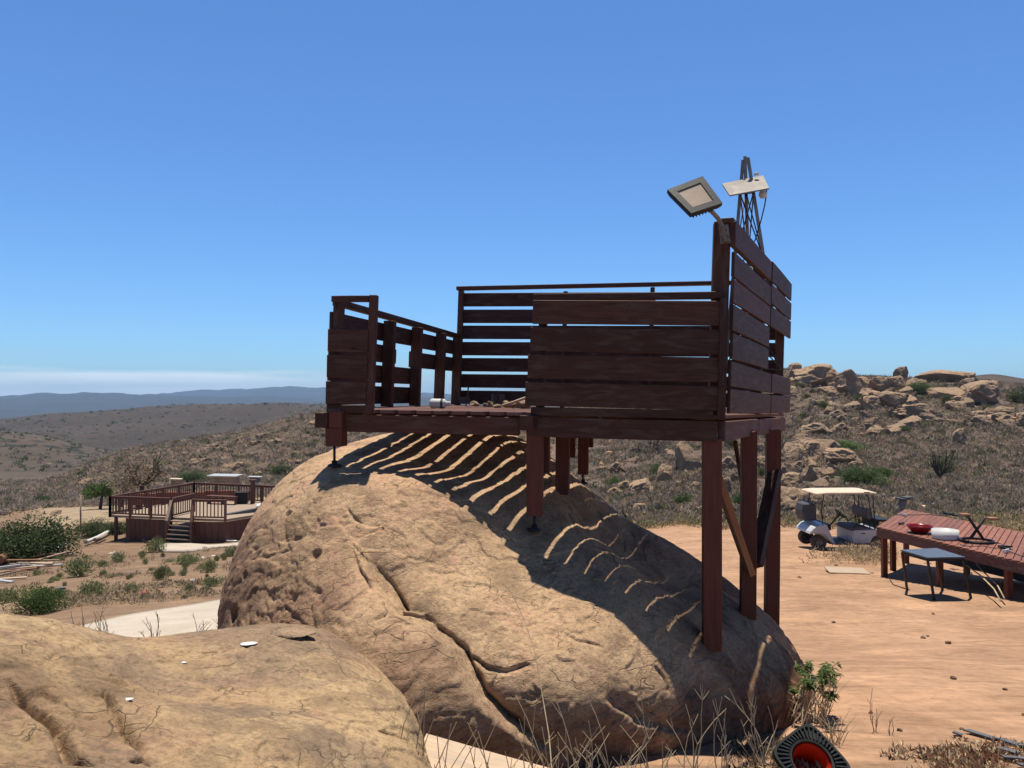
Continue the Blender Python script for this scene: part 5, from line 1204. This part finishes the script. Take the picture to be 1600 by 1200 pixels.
# countless brush and grass: one object each
def scatter(name, kind_mats, n, spread, leaves, size, hfac, seed, label, cat):
    """spread(R, n) -> px, py arrays; bushes of loose leaf blades on the ground"""
    R = np.random.default_rng(seed); x, y, w = spread(R, n); z = ground(x, y)
    m = len(x); tot = m * leaves; k = np.repeat(np.arange(m), leaves)
    d = R.normal(size=(tot, 3)); d /= np.linalg.norm(d, axis=1)[:, None]; d *= R.uniform(.2, 1, (tot, 1)) ** .5; d[:, 2] = np.abs(d[:, 2]) * hfac
    p = d * w[k][:, None] * .5 + np.stack([x, y, z], 1)[k]
    a = R.normal(size=(tot, 3)) * .7 + d; a[:, 2] = np.abs(a[:, 2]) + .35; a /= np.linalg.norm(a, axis=1)[:, None]
    b = np.cross(a, R.normal(size=(tot, 3))); b /= np.linalg.norm(b, axis=1)[:, None]; s = (size * w[k] * R.uniform(.6, 1.4, tot))[:, None]
    V = np.stack([p - b * s * .3, p + b * s * .3, p + a * s * 1.7], 1).reshape(-1, 3)
    me = np_mesh(name, V, np.arange(3 * tot).reshape(-1, 3), kind_mats, mat_idx=(R.random(m) * len(kind_mats)).astype(int)[k])
    t = (R.uniform(.55, 1.35, m)[k] * R.uniform(.7, 1.25, tot)); T = np.repeat(np.stack([t, t, t], 1), 3, 0); vcol(me, 'tint', T)
    o = bpy.data.objects.new(name, me); link(o); return tag(o, label, cat, kind='stuff')
def sp_right(R, n):
    Y = np.exp(R.uniform(math.log(29), math.log(190), n)); px = R.uniform(880, 1700, n); x = (px - 800) / F * Y
    keep = (fbm(np.stack([x, Y, 0 * x], 1) * .11, 3, 3) > -.34) | (px > 1320); x, Y = x[keep], Y[keep]
    return x, Y, R.uniform(.5, 1.5, len(x)) * np.clip(Y / 90, .55, 1.15)
scatter('dry_brush', [M['brush_dry'], M['brush_dry'], M['brush_grey'], M['brush_dry'], M['green_olive']], 12500, sp_right, 34, .16, .75, 1, 'mauve-brown dry brush covering the right slope', 'brush')
def sp_left(R, n):
    Y = np.exp(R.uniform(math.log(70), math.log(200), n)); px = R.uniform(-80, 860, n); x = (px - 800) / F * Y
    return x, Y, R.uniform(.5, 1.3, n) * np.clip(Y / 90, .6, 1.2)
scatter('dry_brush', [M['brush_dry'], M['brush_grey'], M['brush_dry'], M['brush_grey'], M['green_olive']], 10500, sp_left, 26, .20, .6, 2, 'thin dry brush covering the distant left slope', 'brush')
def sp_ridge(R, n):
    Y = np.exp(R.uniform(math.log(230), math.log(1100), n)); px = R.uniform(-80, 760, n); x = (px - 800) / F * Y
    keep = fbm(np.stack([x, Y, 0 * x], 1) / 90, 3, 3) > -.1; x, Y = x[keep], Y[keep]; return x, Y, R.uniform(1.4, 3.2, len(x)) * np.clip(Y / 600, .7, 1.3)
scatter('dark_brush', [M['green_dark'], M['brush_grey'], M['green_dark']], 2400, sp_ridge, 12, .30, .6, 12, 'dark shrubs dotting the far left ridges', 'brush')
def sp_fringe(R, n):
    Y = R.uniform(24.5, 33, n); px = R.uniform(880, 1640, n); x = (px - 800) / F * Y
    keep = fbm(np.stack([x, Y, 0 * x], 1) * .35, 3, 3) + (Y - 27.5) * .16 > -.1; x, Y = x[keep], Y[keep]; return x, Y, R.uniform(.25, .7, len(x))
scatter('dry_grass', [M['grass_dry'], M['grass_dry'], M['weed_green']], 3000, sp_fringe, 22, .13, .9, 3, 'dry yellow grass fringe where the dirt yard meets the slope', 'grass')
def sp_slope(R, n):
    Y = np.exp(R.uniform(math.log(11), math.log(52), n)); px = R.uniform(-60, 420, n); x = (px - 800) / F * Y
    keep = (fbm(np.stack([x, Y, 0 * x], 1) * .5, 3, 13) > .12) & ~((Y < 15) & (px > 60)); x, Y = x[keep], Y[keep]; return x, Y, R.uniform(.12, .34, len(x))
scatter('dry_grass', [M['grass_dry'], M['grass_dry'], M['brush_dry']], 5200, sp_slope, 14, .16, .8, 4, 'dry grass tufts over the dirt slope on the left', 'grass')
def sp_cart(R, n):
    Y = R.uniform(17.5, 20.3, n); px = R.normal(1350, 32, n); x = (px - 800) / F * Y; keep = px < 1400; x, Y = x[keep], Y[keep]
    return x, Y, R.uniform(.15, .5, len(x))
scatter('dry_grass', [M['grass_dry'], M['brush_dry'], M['grass_dry']], 190, sp_cart, 26, .10, 1.2, 5, 'dry grass and twigs in front of the golf cart rear wheel', 'grass')

# trees
def small_tree(q, h, w, seed, kind, label, leaves=2600, bare=False, mat='green_leaf'):
    t = thing('tree', q, label, 'tree'); R = random.Random(seed); m = MB(seed)
    top = q + W(.05 * h, 0, h * .38); m.tube([q + W(0, 0, -.1), q + W(.03 * h, 0, h * .2), top], .05 * h, 8, .035 * h)
    for k in range(9 if bare else 6):
        a = R.uniform(0, 6.28); e = top + W(math.cos(a) * w * .4, math.sin(a) * w * .3, h * R.uniform(.15, .5)); mid = top.lerp(e, .5) + W(0, 0, -.03 * h)
        m.tube([top, mid, e], .022 * h, 6, .006 * h)
        for j in range(4 if bare else 1): f = e + W(R.uniform(-.2, .2) * w, R.uniform(-.2, .2) * w, R.uniform(0, .2) * h); m.tube([mid.lerp(e, R.random()), f], .008 * h, 4, .003 * h)
    m.build('trunk', M['bark'], t)
    V, Fq, T = leaf_cloud(seed, leaves, (w * .6, w * .5, h * .52), .035 * h, clumps=14); V[:, 2] += h * .36
    me = np_mesh('crown', V, Fq, [M[mat]]); vcol(me, 'tint', T); o = bpy.data.objects.new('crown', me); link(o, t)
small_tree(on_ground(158, 795, 48, 80), 2.9, 2.8, 11, 0, 'small round green tree with a dark trunk on the flat behind the railed deck')
small_tree(P(217, 795, 60), 4.6, 3.6, 12, 0, 'thin leafless grey-brown tree behind the railed deck', 700, True, 'brush_dry')
small_tree(P(190, 790, 62), 2.8, 3.2, 13, 0, 'sparse grey-green tree right of the small round green one', 1300, True, 'brush_grey')
def bare_branch():
    q = on_ground(1467, 738, 30, 60); m = MB(14); R = random.Random(4); s = q.y / F; t = q
    for k in range(7):
        a = R.uniform(-1, 1); e = q + W(a * 28 * s, 0, R.uniform(25, 46) * s); mid = q.lerp(e, .5) + W(R.uniform(-4, 4) * s, 0, 0); m.tube([q, mid, e], .09, 5, .02)
        for j in range(4): b = mid.lerp(e, R.random()); m.tube([b, b + W(R.uniform(-10, 10) * s, 0, R.uniform(3, 12) * s)], .035, 4, .01)
    solo(m, 'dead_bush', M['bark'], q, 'bare dead branches rising from the dark bush on the open slope', 'dead bush')
bare_branch()
m = MB(15); q = P(126, 838, 46); m.tube([q, P(126, 776, 46)], .045, 6); solo(m, 'pole', M['old_wood'], q, 'thin upright pole on the flat left of the railed deck', 'pole')

# ------------------------------------------------------------------ lumber heap and scraps at the left
G = 'planks of the lumber heap at the left edge'
for k in range(26):
    f = r.random(); px, py = 2 + f * 105 + r.uniform(-8, 8), 905 - f * 42 + r.uniform(-9, 9); q = on_ground(px, py, 20, 60); a = r.uniform(-.5, .9)
    L = r.uniform(.6, 1.8); d = W(math.cos(a) * L / 2, math.sin(a) * L / 2, 0); m = MB(500 + k); za, zb = gz(*(q - d).xy), gz(*(q + d).xy)
    m.beam(Vector((q.x - d.x, q.y - d.y, za + r.uniform(.03, .3))), Vector((q.x + d.x, q.y + d.y, zb + r.uniform(.03, .35))), r.uniform(.06, .2), .04)
    solo(m, 'plank', M[('old_wood', 'raw_wood', 'ply', 'old_wood', 'tin')[k % 5]], q, 'loose plank in the lumber heap at the left edge', 'plank', G)
for (x0, y0, x1, y1, h, mt, lab, rad) in ((137, 852, 172, 835, .2, 'white', 'white pipe lying on the dirt left of the deck support post', .10), (0, 885, 22, 872, .3, 'raw_wood', 'curved brown log at the left edge of the lumber heap', .2), (80, 868, 108, 858, .3, 'tin', 'pale board sticking out of the top of the lumber heap', .07), (150, 850, 168, 842, .25, 'old_wood', 'brown board behind the white pipe', .09),
    (343, 846, 372, 848, .1, 'tin', 'pale pipe at the foot of the deck between path and boulder', .05)):
    a, b = on_ground(x0, y0, 20, 60), on_ground(x1, y1, 20, 60); m = MB(16); m.tube([a + W(0, 0, h), (a + b) / 2 + W(0, 0, h * .8), b + W(0, 0, h)], rad, 8); solo(m, 'pipe' if mt in ('white', 'tin') else 'log', M[mt], a, lab, 'pipe' if mt in ('white', 'tin') else 'log')
def scrap(px, py, s, mat, lab, y0=7, name='scrap', flat=.3, group=None):
    q = on_ground(px, py, y0, 60); V, Fq = rubble_mesh(int(px), s * q.y / F); me = np_mesh(name, V * np.array([1, .8, flat]), Fq, [M[mat]], smooth=True); o = bpy.data.objects.new(name, me); o.location = q + W(0, 0, s * q.y / F * flat * .5); o.rotation_euler = (0, 0, px); link(o); tag(o, lab, name, group)
scrap(303, 907, 7, 'glass_clear', 'crumpled white bag beside the low weed on the slope'); scrap(280, 909, 8, 'slate', 'dark flat stone left of the crumpled white bag', name='stone'); scrap(225, 928, 12, 'tile_red', 'reddish stone in the middle of the dirt slope', name='stone')
scrap(98, 920, 8, 'blue', 'blue-grey scrap right of the bright green bush'); scrap(318, 871, 4, 'white', 'small white scrap below the pale path, left of its twin'); scrap(335, 868, 4, 'white', 'small white scrap below the pale path, right of its twin'); scrap(35, 885, 9, 'blue', 'blue crumpled sheet in the lumber heap', 20)
scrap(60, 970, 5, 'white', 'small white chip at the lower edge of the dirt slope'); scrap(180, 864, 9, 'concrete', 'broken pale slab under the railed deck corner', 20); scrap(78, 884, 9, 'concrete', 'pale stone below the lumber heap', 20, 'stone')
for k in range(9): scrap(225 + k * 5 + r.uniform(-2, 2), 846 + r.uniform(-2, 3), r.uniform(2.5, 5), 'boulder', 'small rock in the row along the skirt of the railed deck', 25, 'stone', .8, 'rocks along the deck skirt')
scrap(350, 838, 14, 'slate', 'large grey stone at the right foot of the railed deck', 25, 'stone', .6); scrap(325, 846, 10, 'old_wood', 'brown heap beside the stair foot', 25, 'heap', .5)

# ------------------------------------------------------------------ foreground details
def flat_on(S, px, py):
    k = np.nonzero((np.abs(S.px - px) < 5) & (np.abs(S.py - py) < 5) & (S.V[:, 1] > .5))[0]; return Vector(S.V[k[np.argmin(S.V[k, 1])]])
for px, py, w, lab, mt, nm, h in ((466, 984, .10, 'flat tan rock chip resting on the left boulder', 'boulder', 'stone', .22), (388, 1001, .042, 'white bird dropping patch near the flat rock chip', 'white', 'splash', .08), (208, 1086, .020, 'broken white splash on the left boulder', 'white', 'splash', .05), (290, 1028, .015, 'faint small white splash on the left boulder', 'white', 'splash', .06)):
    q = flat_on(S_LEFT, px, py); V, Fq = rubble_mesh(int(px), w); me = np_mesh(nm, V * np.array([1, .7, h]), Fq, [M[mt]], smooth=True); o = bpy.data.objects.new(nm, me); o.location = q + W(0, 0, w * h * .05 + .002); link(o); tag(o, lab, nm)
m = MB(17); a = W(-.33, 3.0, -1.60); b = W(.20, 2.62, -1.66)
a, b = P(650, 1186, 3.15), P(850, 1240, 3.05); m.beam(a, b, .24, .018, (0, -.45, 1), 6, .006)
solo(m, 'plywood_board', M['ply'], a, 'pale weathered board wedged between the two foreground boulders', 'board')
# traffic cone lying on its side, base towards the camera
def cone():
    c = P(1268, 1190, 3.85); n = Vector((.05, -.55, .62)).normalized(); R = n.to_track_quat('Z', 'Y').to_matrix() @ Matrix.Rotation(.5, 3, 'Z') @ Matrix.Scale(.76, 3)
    t = thing('traffic_cone', c, 'tipped red traffic cone showing its black base at the foot of the boulder', 'cone')
    m = MB(18); prof = [(.125, -.01), (.03, -.60), (.026, -.60), (.022, -.60), (.118, -.006)]; m.lathe(c, [(.118, .0), (.020, -.60), (.024, -.605), (.128, -.002)], 40, R); m.build('cone_body', M['cone'], t)
    m = MB(19); n_ = 64
    def sq(a, r0):      # rounded square outline
        k = 1 / ((abs(math.cos(a)) ** 5 + abs(math.sin(a)) ** 5) ** (1 / 5)); return r0 * k
    ring = []
    for r_i, z in ((.128, -.02), (.128, .012), (.142, .016), (.146, .004), ('s1', .004), ('s1', .018), ('s2', .018), ('s2', -.022)):
        for k in range(n_):
            a = 2 * math.pi * k / n_; rr = r_i if not isinstance(r_i, str) else sq(a, .185 if r_i == 's1' else .20); ring.append(c + R @ Vector((rr * math.cos(a), rr * math.sin(a), z)))
    b0 = len(m.v); m.v += [tuple(q) for q in ring]
    for i in range(8):
        i2 = (i + 1) % 8
        for k in range(n_): k2 = (k + 1) % n_; m.f.append((b0 + i * n_ + k, b0 + i * n_ + k2, b0 + i2 * n_ + k2, b0 + i2 * n_ + k)); m.sm.append(False); m.uv += [(0, 0)] * 4
    for k in range(44):
        a = 2 * math.pi * (k + .5) / 44; e = sq(a, .183)
        if e - .148 > .012: m.beam(c + R @ Vector((.148 * math.cos(a), .148 * math.sin(a), .010)), c + R @ Vector((e * math.cos(a + .05), e * math.sin(a + .05), .010)), .007, .018, n)
    m.build('base', M['cone_base'], t)
cone()
# dry stalks
def stalk_clump(q, n, h, spread, seed, label, lean=(0, 0), mat='stalk', rad=.003, name='dry_weed'):
    m = MB(seed); R = random.Random(seed)
    for k in range(n):
        a = R.uniform(0, 6.28); b = q + W(R.uniform(-.5, .5) * spread * .4, R.uniform(-.3, .3) * spread * .4, -.03); L = h * R.uniform(.45, 1.1)
        dx, dy = math.cos(a) * spread * R.uniform(.2, 1) + lean[0] * L, math.sin(a) * spread * .5 * R.random() + lean[1] * L; cv = R.uniform(-.12, .12); pts = []
        for j in range(7): f = j / 6; pts.append(b + W(dx * f ** 1.5 + cv * math.sin(f * 3.1) * L, dy * f ** 1.5, L * (f - .28 * f * f * abs(dx) / max(L, .01))) + W(R.uniform(-.004, .004), 0, 0))
        m.tube(pts, rad * R.uniform(.7, 1.2), 4, rad * .5)
        for j in range(R.randint(1, 4)):
            i = R.randint(2, 5); p = pts[i]; m.tube([p, p + W(R.uniform(-.05, .05), R.uniform(-.02, .02), R.uniform(.03, .09)) * (L / .4)], rad * .6, 4, rad * .3)
    return solo(m, name, M[mat], q, label, 'dry weed')
for px, Y, n, h, sp, lab in ((700, 2.9, 9, .42, .16, 'dry weed stalks rising by the pale board, leftmost of the foreground clumps'), (775, 3.0, 12, .38, .2, 'dry weed stalks over the pale board'), (840, 3.1, 16, .42, .22, 'densest clump of dry stalks in front of the big boulder'), (900, 3.15, 14, .40, .2, 'dry stalks right of the densest clump'), (960, 3.2, 12, .36, .2, 'dry stalks in front of the shaded crevice of the boulder'), (1020, 3.3, 9, .34, .16, 'thin dry stalks left of the shadow line'), (1128, 3.3, 4, .34, .05, 'two pale dry stalks standing in front of the boulder shadow'), (1075, 3.5, 8, .30, .2, 'low dry stalks at the shaded foot of the big boulder'), (1190, 3.7, 6, .22, .2, 'dry stalks between the big boulder and the traffic cone'), (655, 2.85, 6, .50, .12, 'tall leaning dry stalks between the two foreground boulders')):
    x = (px - 800) / F * Y; stalk_clump(W(x, Y, -1.72 + .0), n, h + .12, sp, int(px), lab)
m = MB(77); m.tube([P(862, 1200, 3.2), P(858, 1150, 3.3), P(848, 1090, 3.4), P(836, 1020, 3.5), P(820, 970, 3.6), P(800, 928, 3.65), P(786, 912, 3.65)], .0028, 5, .0015)
solo(m, 'dry_weed', M['stalk'], P(862, 1200, 3.2), 'single long dry weed arching up across the face of the big boulder', 'dry weed')
for k, (px, py, Y) in enumerate(((310, 1000, 5.6), (355, 985, 6), (240, 1002, 5.2), (400, 990, 5.5), (130, 998, 5.0), (165, 996, 5.2), (460, 990, 4.6))):
    q = P(px, py + 8, Y); stalk_clump(q, 9, .26, .12, 900 + k, 'grey twiggy weed standing between the left boulder and the concrete path', mat='old_wood', rad=.003).update_tag()
for o in [o for o in bpy.data.objects if o.get('label', '').startswith('grey twiggy weed')]: o['group'] = 'twiggy weeds before the concrete path'
# green plant with dry stems at the right end of the boulder
def green_plant():
    q = W(1.85, 4.85, 0); q.z = gz(q.x, q.y); t = thing('leafy_plant', q, 'green leafy plant with dry lower stems at the right foot of the big boulder', 'plant')
    R = random.Random(3); m = MB(1); lv = []; T = []
    tips = []
    for k in range(26):
        px, py = R.uniform(1240, 1318), R.uniform(1030, 1085); tip = P(px, py, R.uniform(4.75, 5.2)); b = q + W(R.uniform(-.12, .12), R.uniform(-.1, .1), 0)
        mid = b.lerp(tip, .5) + W(R.uniform(-.04, .04), 0, .05); m.tube([b, mid, tip], .003, 5, .002); tips.append((mid, tip))
    m.build('stems', M['stalk'], t)
    for mid, tip in tips:
        for j in range(26):
            f = R.random() ** .6; p = mid.lerp(tip, .25 + .75 * f); a = R.uniform(0, 6.28); d = Vector((math.cos(a), math.sin(a), R.uniform(-.5, .6))).normalized(); s = R.uniform(.028, .05); side = d.cross(W(0, 0, 1)).normalized() * s * .22
            dn = W(0, 0, -s * .25); lv += [p - q, p + d * s * .5 + side - q, p + d * s + dn - q, p + d * s * .5 - side - q]; c = R.uniform(.8, 1.7); T += [(c, c, c * .9)] * 4
    me = np_mesh('leaves', np.array([tuple(v) for v in lv]), np.arange(len(lv)).reshape(-1, 4), [M['green_leaf']]); vcol(me, 'tint', np.array(T)); o = bpy.data.objects.new('leaves', me); link(o, t)
green_plant()
for px, py, Y, n, h, sp, lab in ((1275, 1125, 4.6, 26, .34, .22, 'tangle of dry stems behind the traffic cone'), (1300, 1160, 4.2, 18, .22, .2, 'dry stems right of the traffic cone'), (1365, 1140, 4.4, 4, .34, .05, 'lone dark twig standing on the dirt'), (1388, 1145, 4.4, 3, .14, .03, 'short twig right of the lone dark twig'), (1180, 1190, 3.9, 8, .2, .15, 'dark dry stems under the right of the boulder')):
    q = on_ground(px, py, 3, 12); stalk_clump(q, n, h, sp, int(px) + 5, lab, mat='stalk' if n > 5 else 'old_wood', rad=.0028)
def sp_litter(R, n):
    Y = R.normal(4.0, .16, n); px = R.normal(1510, 32, n); return (px - 800) / F * Y, Y, R.uniform(.04, .09, n)
scatter('leaf_litter', [M['leaf_litter'], M['stalk'], M['leaf_litter']], 260, sp_litter, 6, .32, .25, 6, 'reddish dry leaf litter near the lower right corner', 'leaf litter')
def sp_near(R, n):
    Y = R.uniform(3.1, 4.6, n); px = R.uniform(1130, 1620, n); x = (px - 800) / F * Y; k = fbm(np.stack([x, Y, 0 * x], 1) * 2.2, 3, 8) > .02; return x[k], Y[k], R.uniform(.015, .05, k.sum())
scatter('plant_litter', [M['stalk'], M['brush_dry'], M['bark']], 2600, sp_near, 5, .4, .3, 7, 'crumbs of dry plants on the brown soil at lower right', 'plant litter')
for k, (x0, y0, x1, y1, lab) in enumerate(((1484, 1145, 1498, 1147, 'small dark shingle scrap, leftmost of the lower right scraps'), (1505, 1142, 1552, 1154, 'long dark shingle strip on the dirt at lower right'), (1556, 1155, 1590, 1165, 'grey shingle strip right of the long dark one'), (1555, 1170, 1585, 1176, 'thin pale shingle scrap below the long dark strip'), (1560, 1184, 1610, 1187, 'pale shingle piece in the lower right corner'), (1585, 1196, 1620, 1198, 'light grey shingle corner at the lower right edge'))):
    a, b = on_ground(x0, y0, 3, 12), on_ground(x1, y1, 3, 12); m = MB(600 + k); m.beam(a + W(0, 0, .02), b + W(0, 0, .012), .05, .008, (0, .2, 1), 3, .004); solo(m, 'shingle', M['slate'], a, lab, 'shingle scrap')
# pebbles on the yard
PEB = [np_mesh('pebble', *(lambda vf: (vf[0] * np.array([1, 1, .6]), vf[1]))(rubble_mesh(900 + i, 1.0)), [M['boulder']], smooth=True) for i in range(4)]
for k in range(26):
    px, py = r.uniform(1180, 1600), 830 + 360 * r.random() ** .8; q = on_ground(px, py, 3.2, 40)
    if q.y < 5 and px < 1350: continue
    o = bpy.data.objects.new('pebble', r.choice(PEB)); s = r.uniform(.010, .03) * (1 + q.y * .05); o.location = q + W(0, 0, s * .3); o.scale = (s, s, s); o.rotation_euler = (0, 0, r.uniform(0, 6)); link(o); tag(o, 'small loose pebble on the bare dirt yard', 'pebble', 'pebbles on the dirt yard')

# ------------------------------------------------------------------ haze
def haze():
    m = MB(1); m.box((0, 0, 0), (26000, 26000, 2)); me = bpy.data.meshes.new('haze')
    zl, zh = -420.0, ZTOP; s = 11500.0
    V = [(x, y, z) for z in (zl, zh) for x, y in ((-s, -s), (s, -s), (s, s), (-s, s))]
    me.from_pydata(V, [], [(3, 2, 1, 0), (4, 5, 6, 7), (0, 1, 5, 4), (1, 2, 6, 5), (2, 3, 7, 6), (3, 0, 4, 7)])
    mt = bpy.data.materials.new('haze'); mt.use_nodes = True; nt = mt.node_tree; nt.nodes.clear(); o_ = nt.nodes.new('ShaderNodeOutputMaterial'); v = nt.nodes.new('ShaderNodeVolumePrincipled')
    v.inputs['Color'].default_value = (0.43, 0.66, 1.0, 1); v.inputs['Density'].default_value = HAZE; v.inputs['Anisotropy'].default_value = 0.0
    nt.links.new(v.outputs[0], o_.inputs['Volume']); me.materials.append(mt); o = bpy.data.objects.new('haze', me); link(o); tag(o, 'pale blue haze over the distant hills', 'haze', kind='stuff')
HAZE = 0.000098; ZTOP = 170.0
haze()
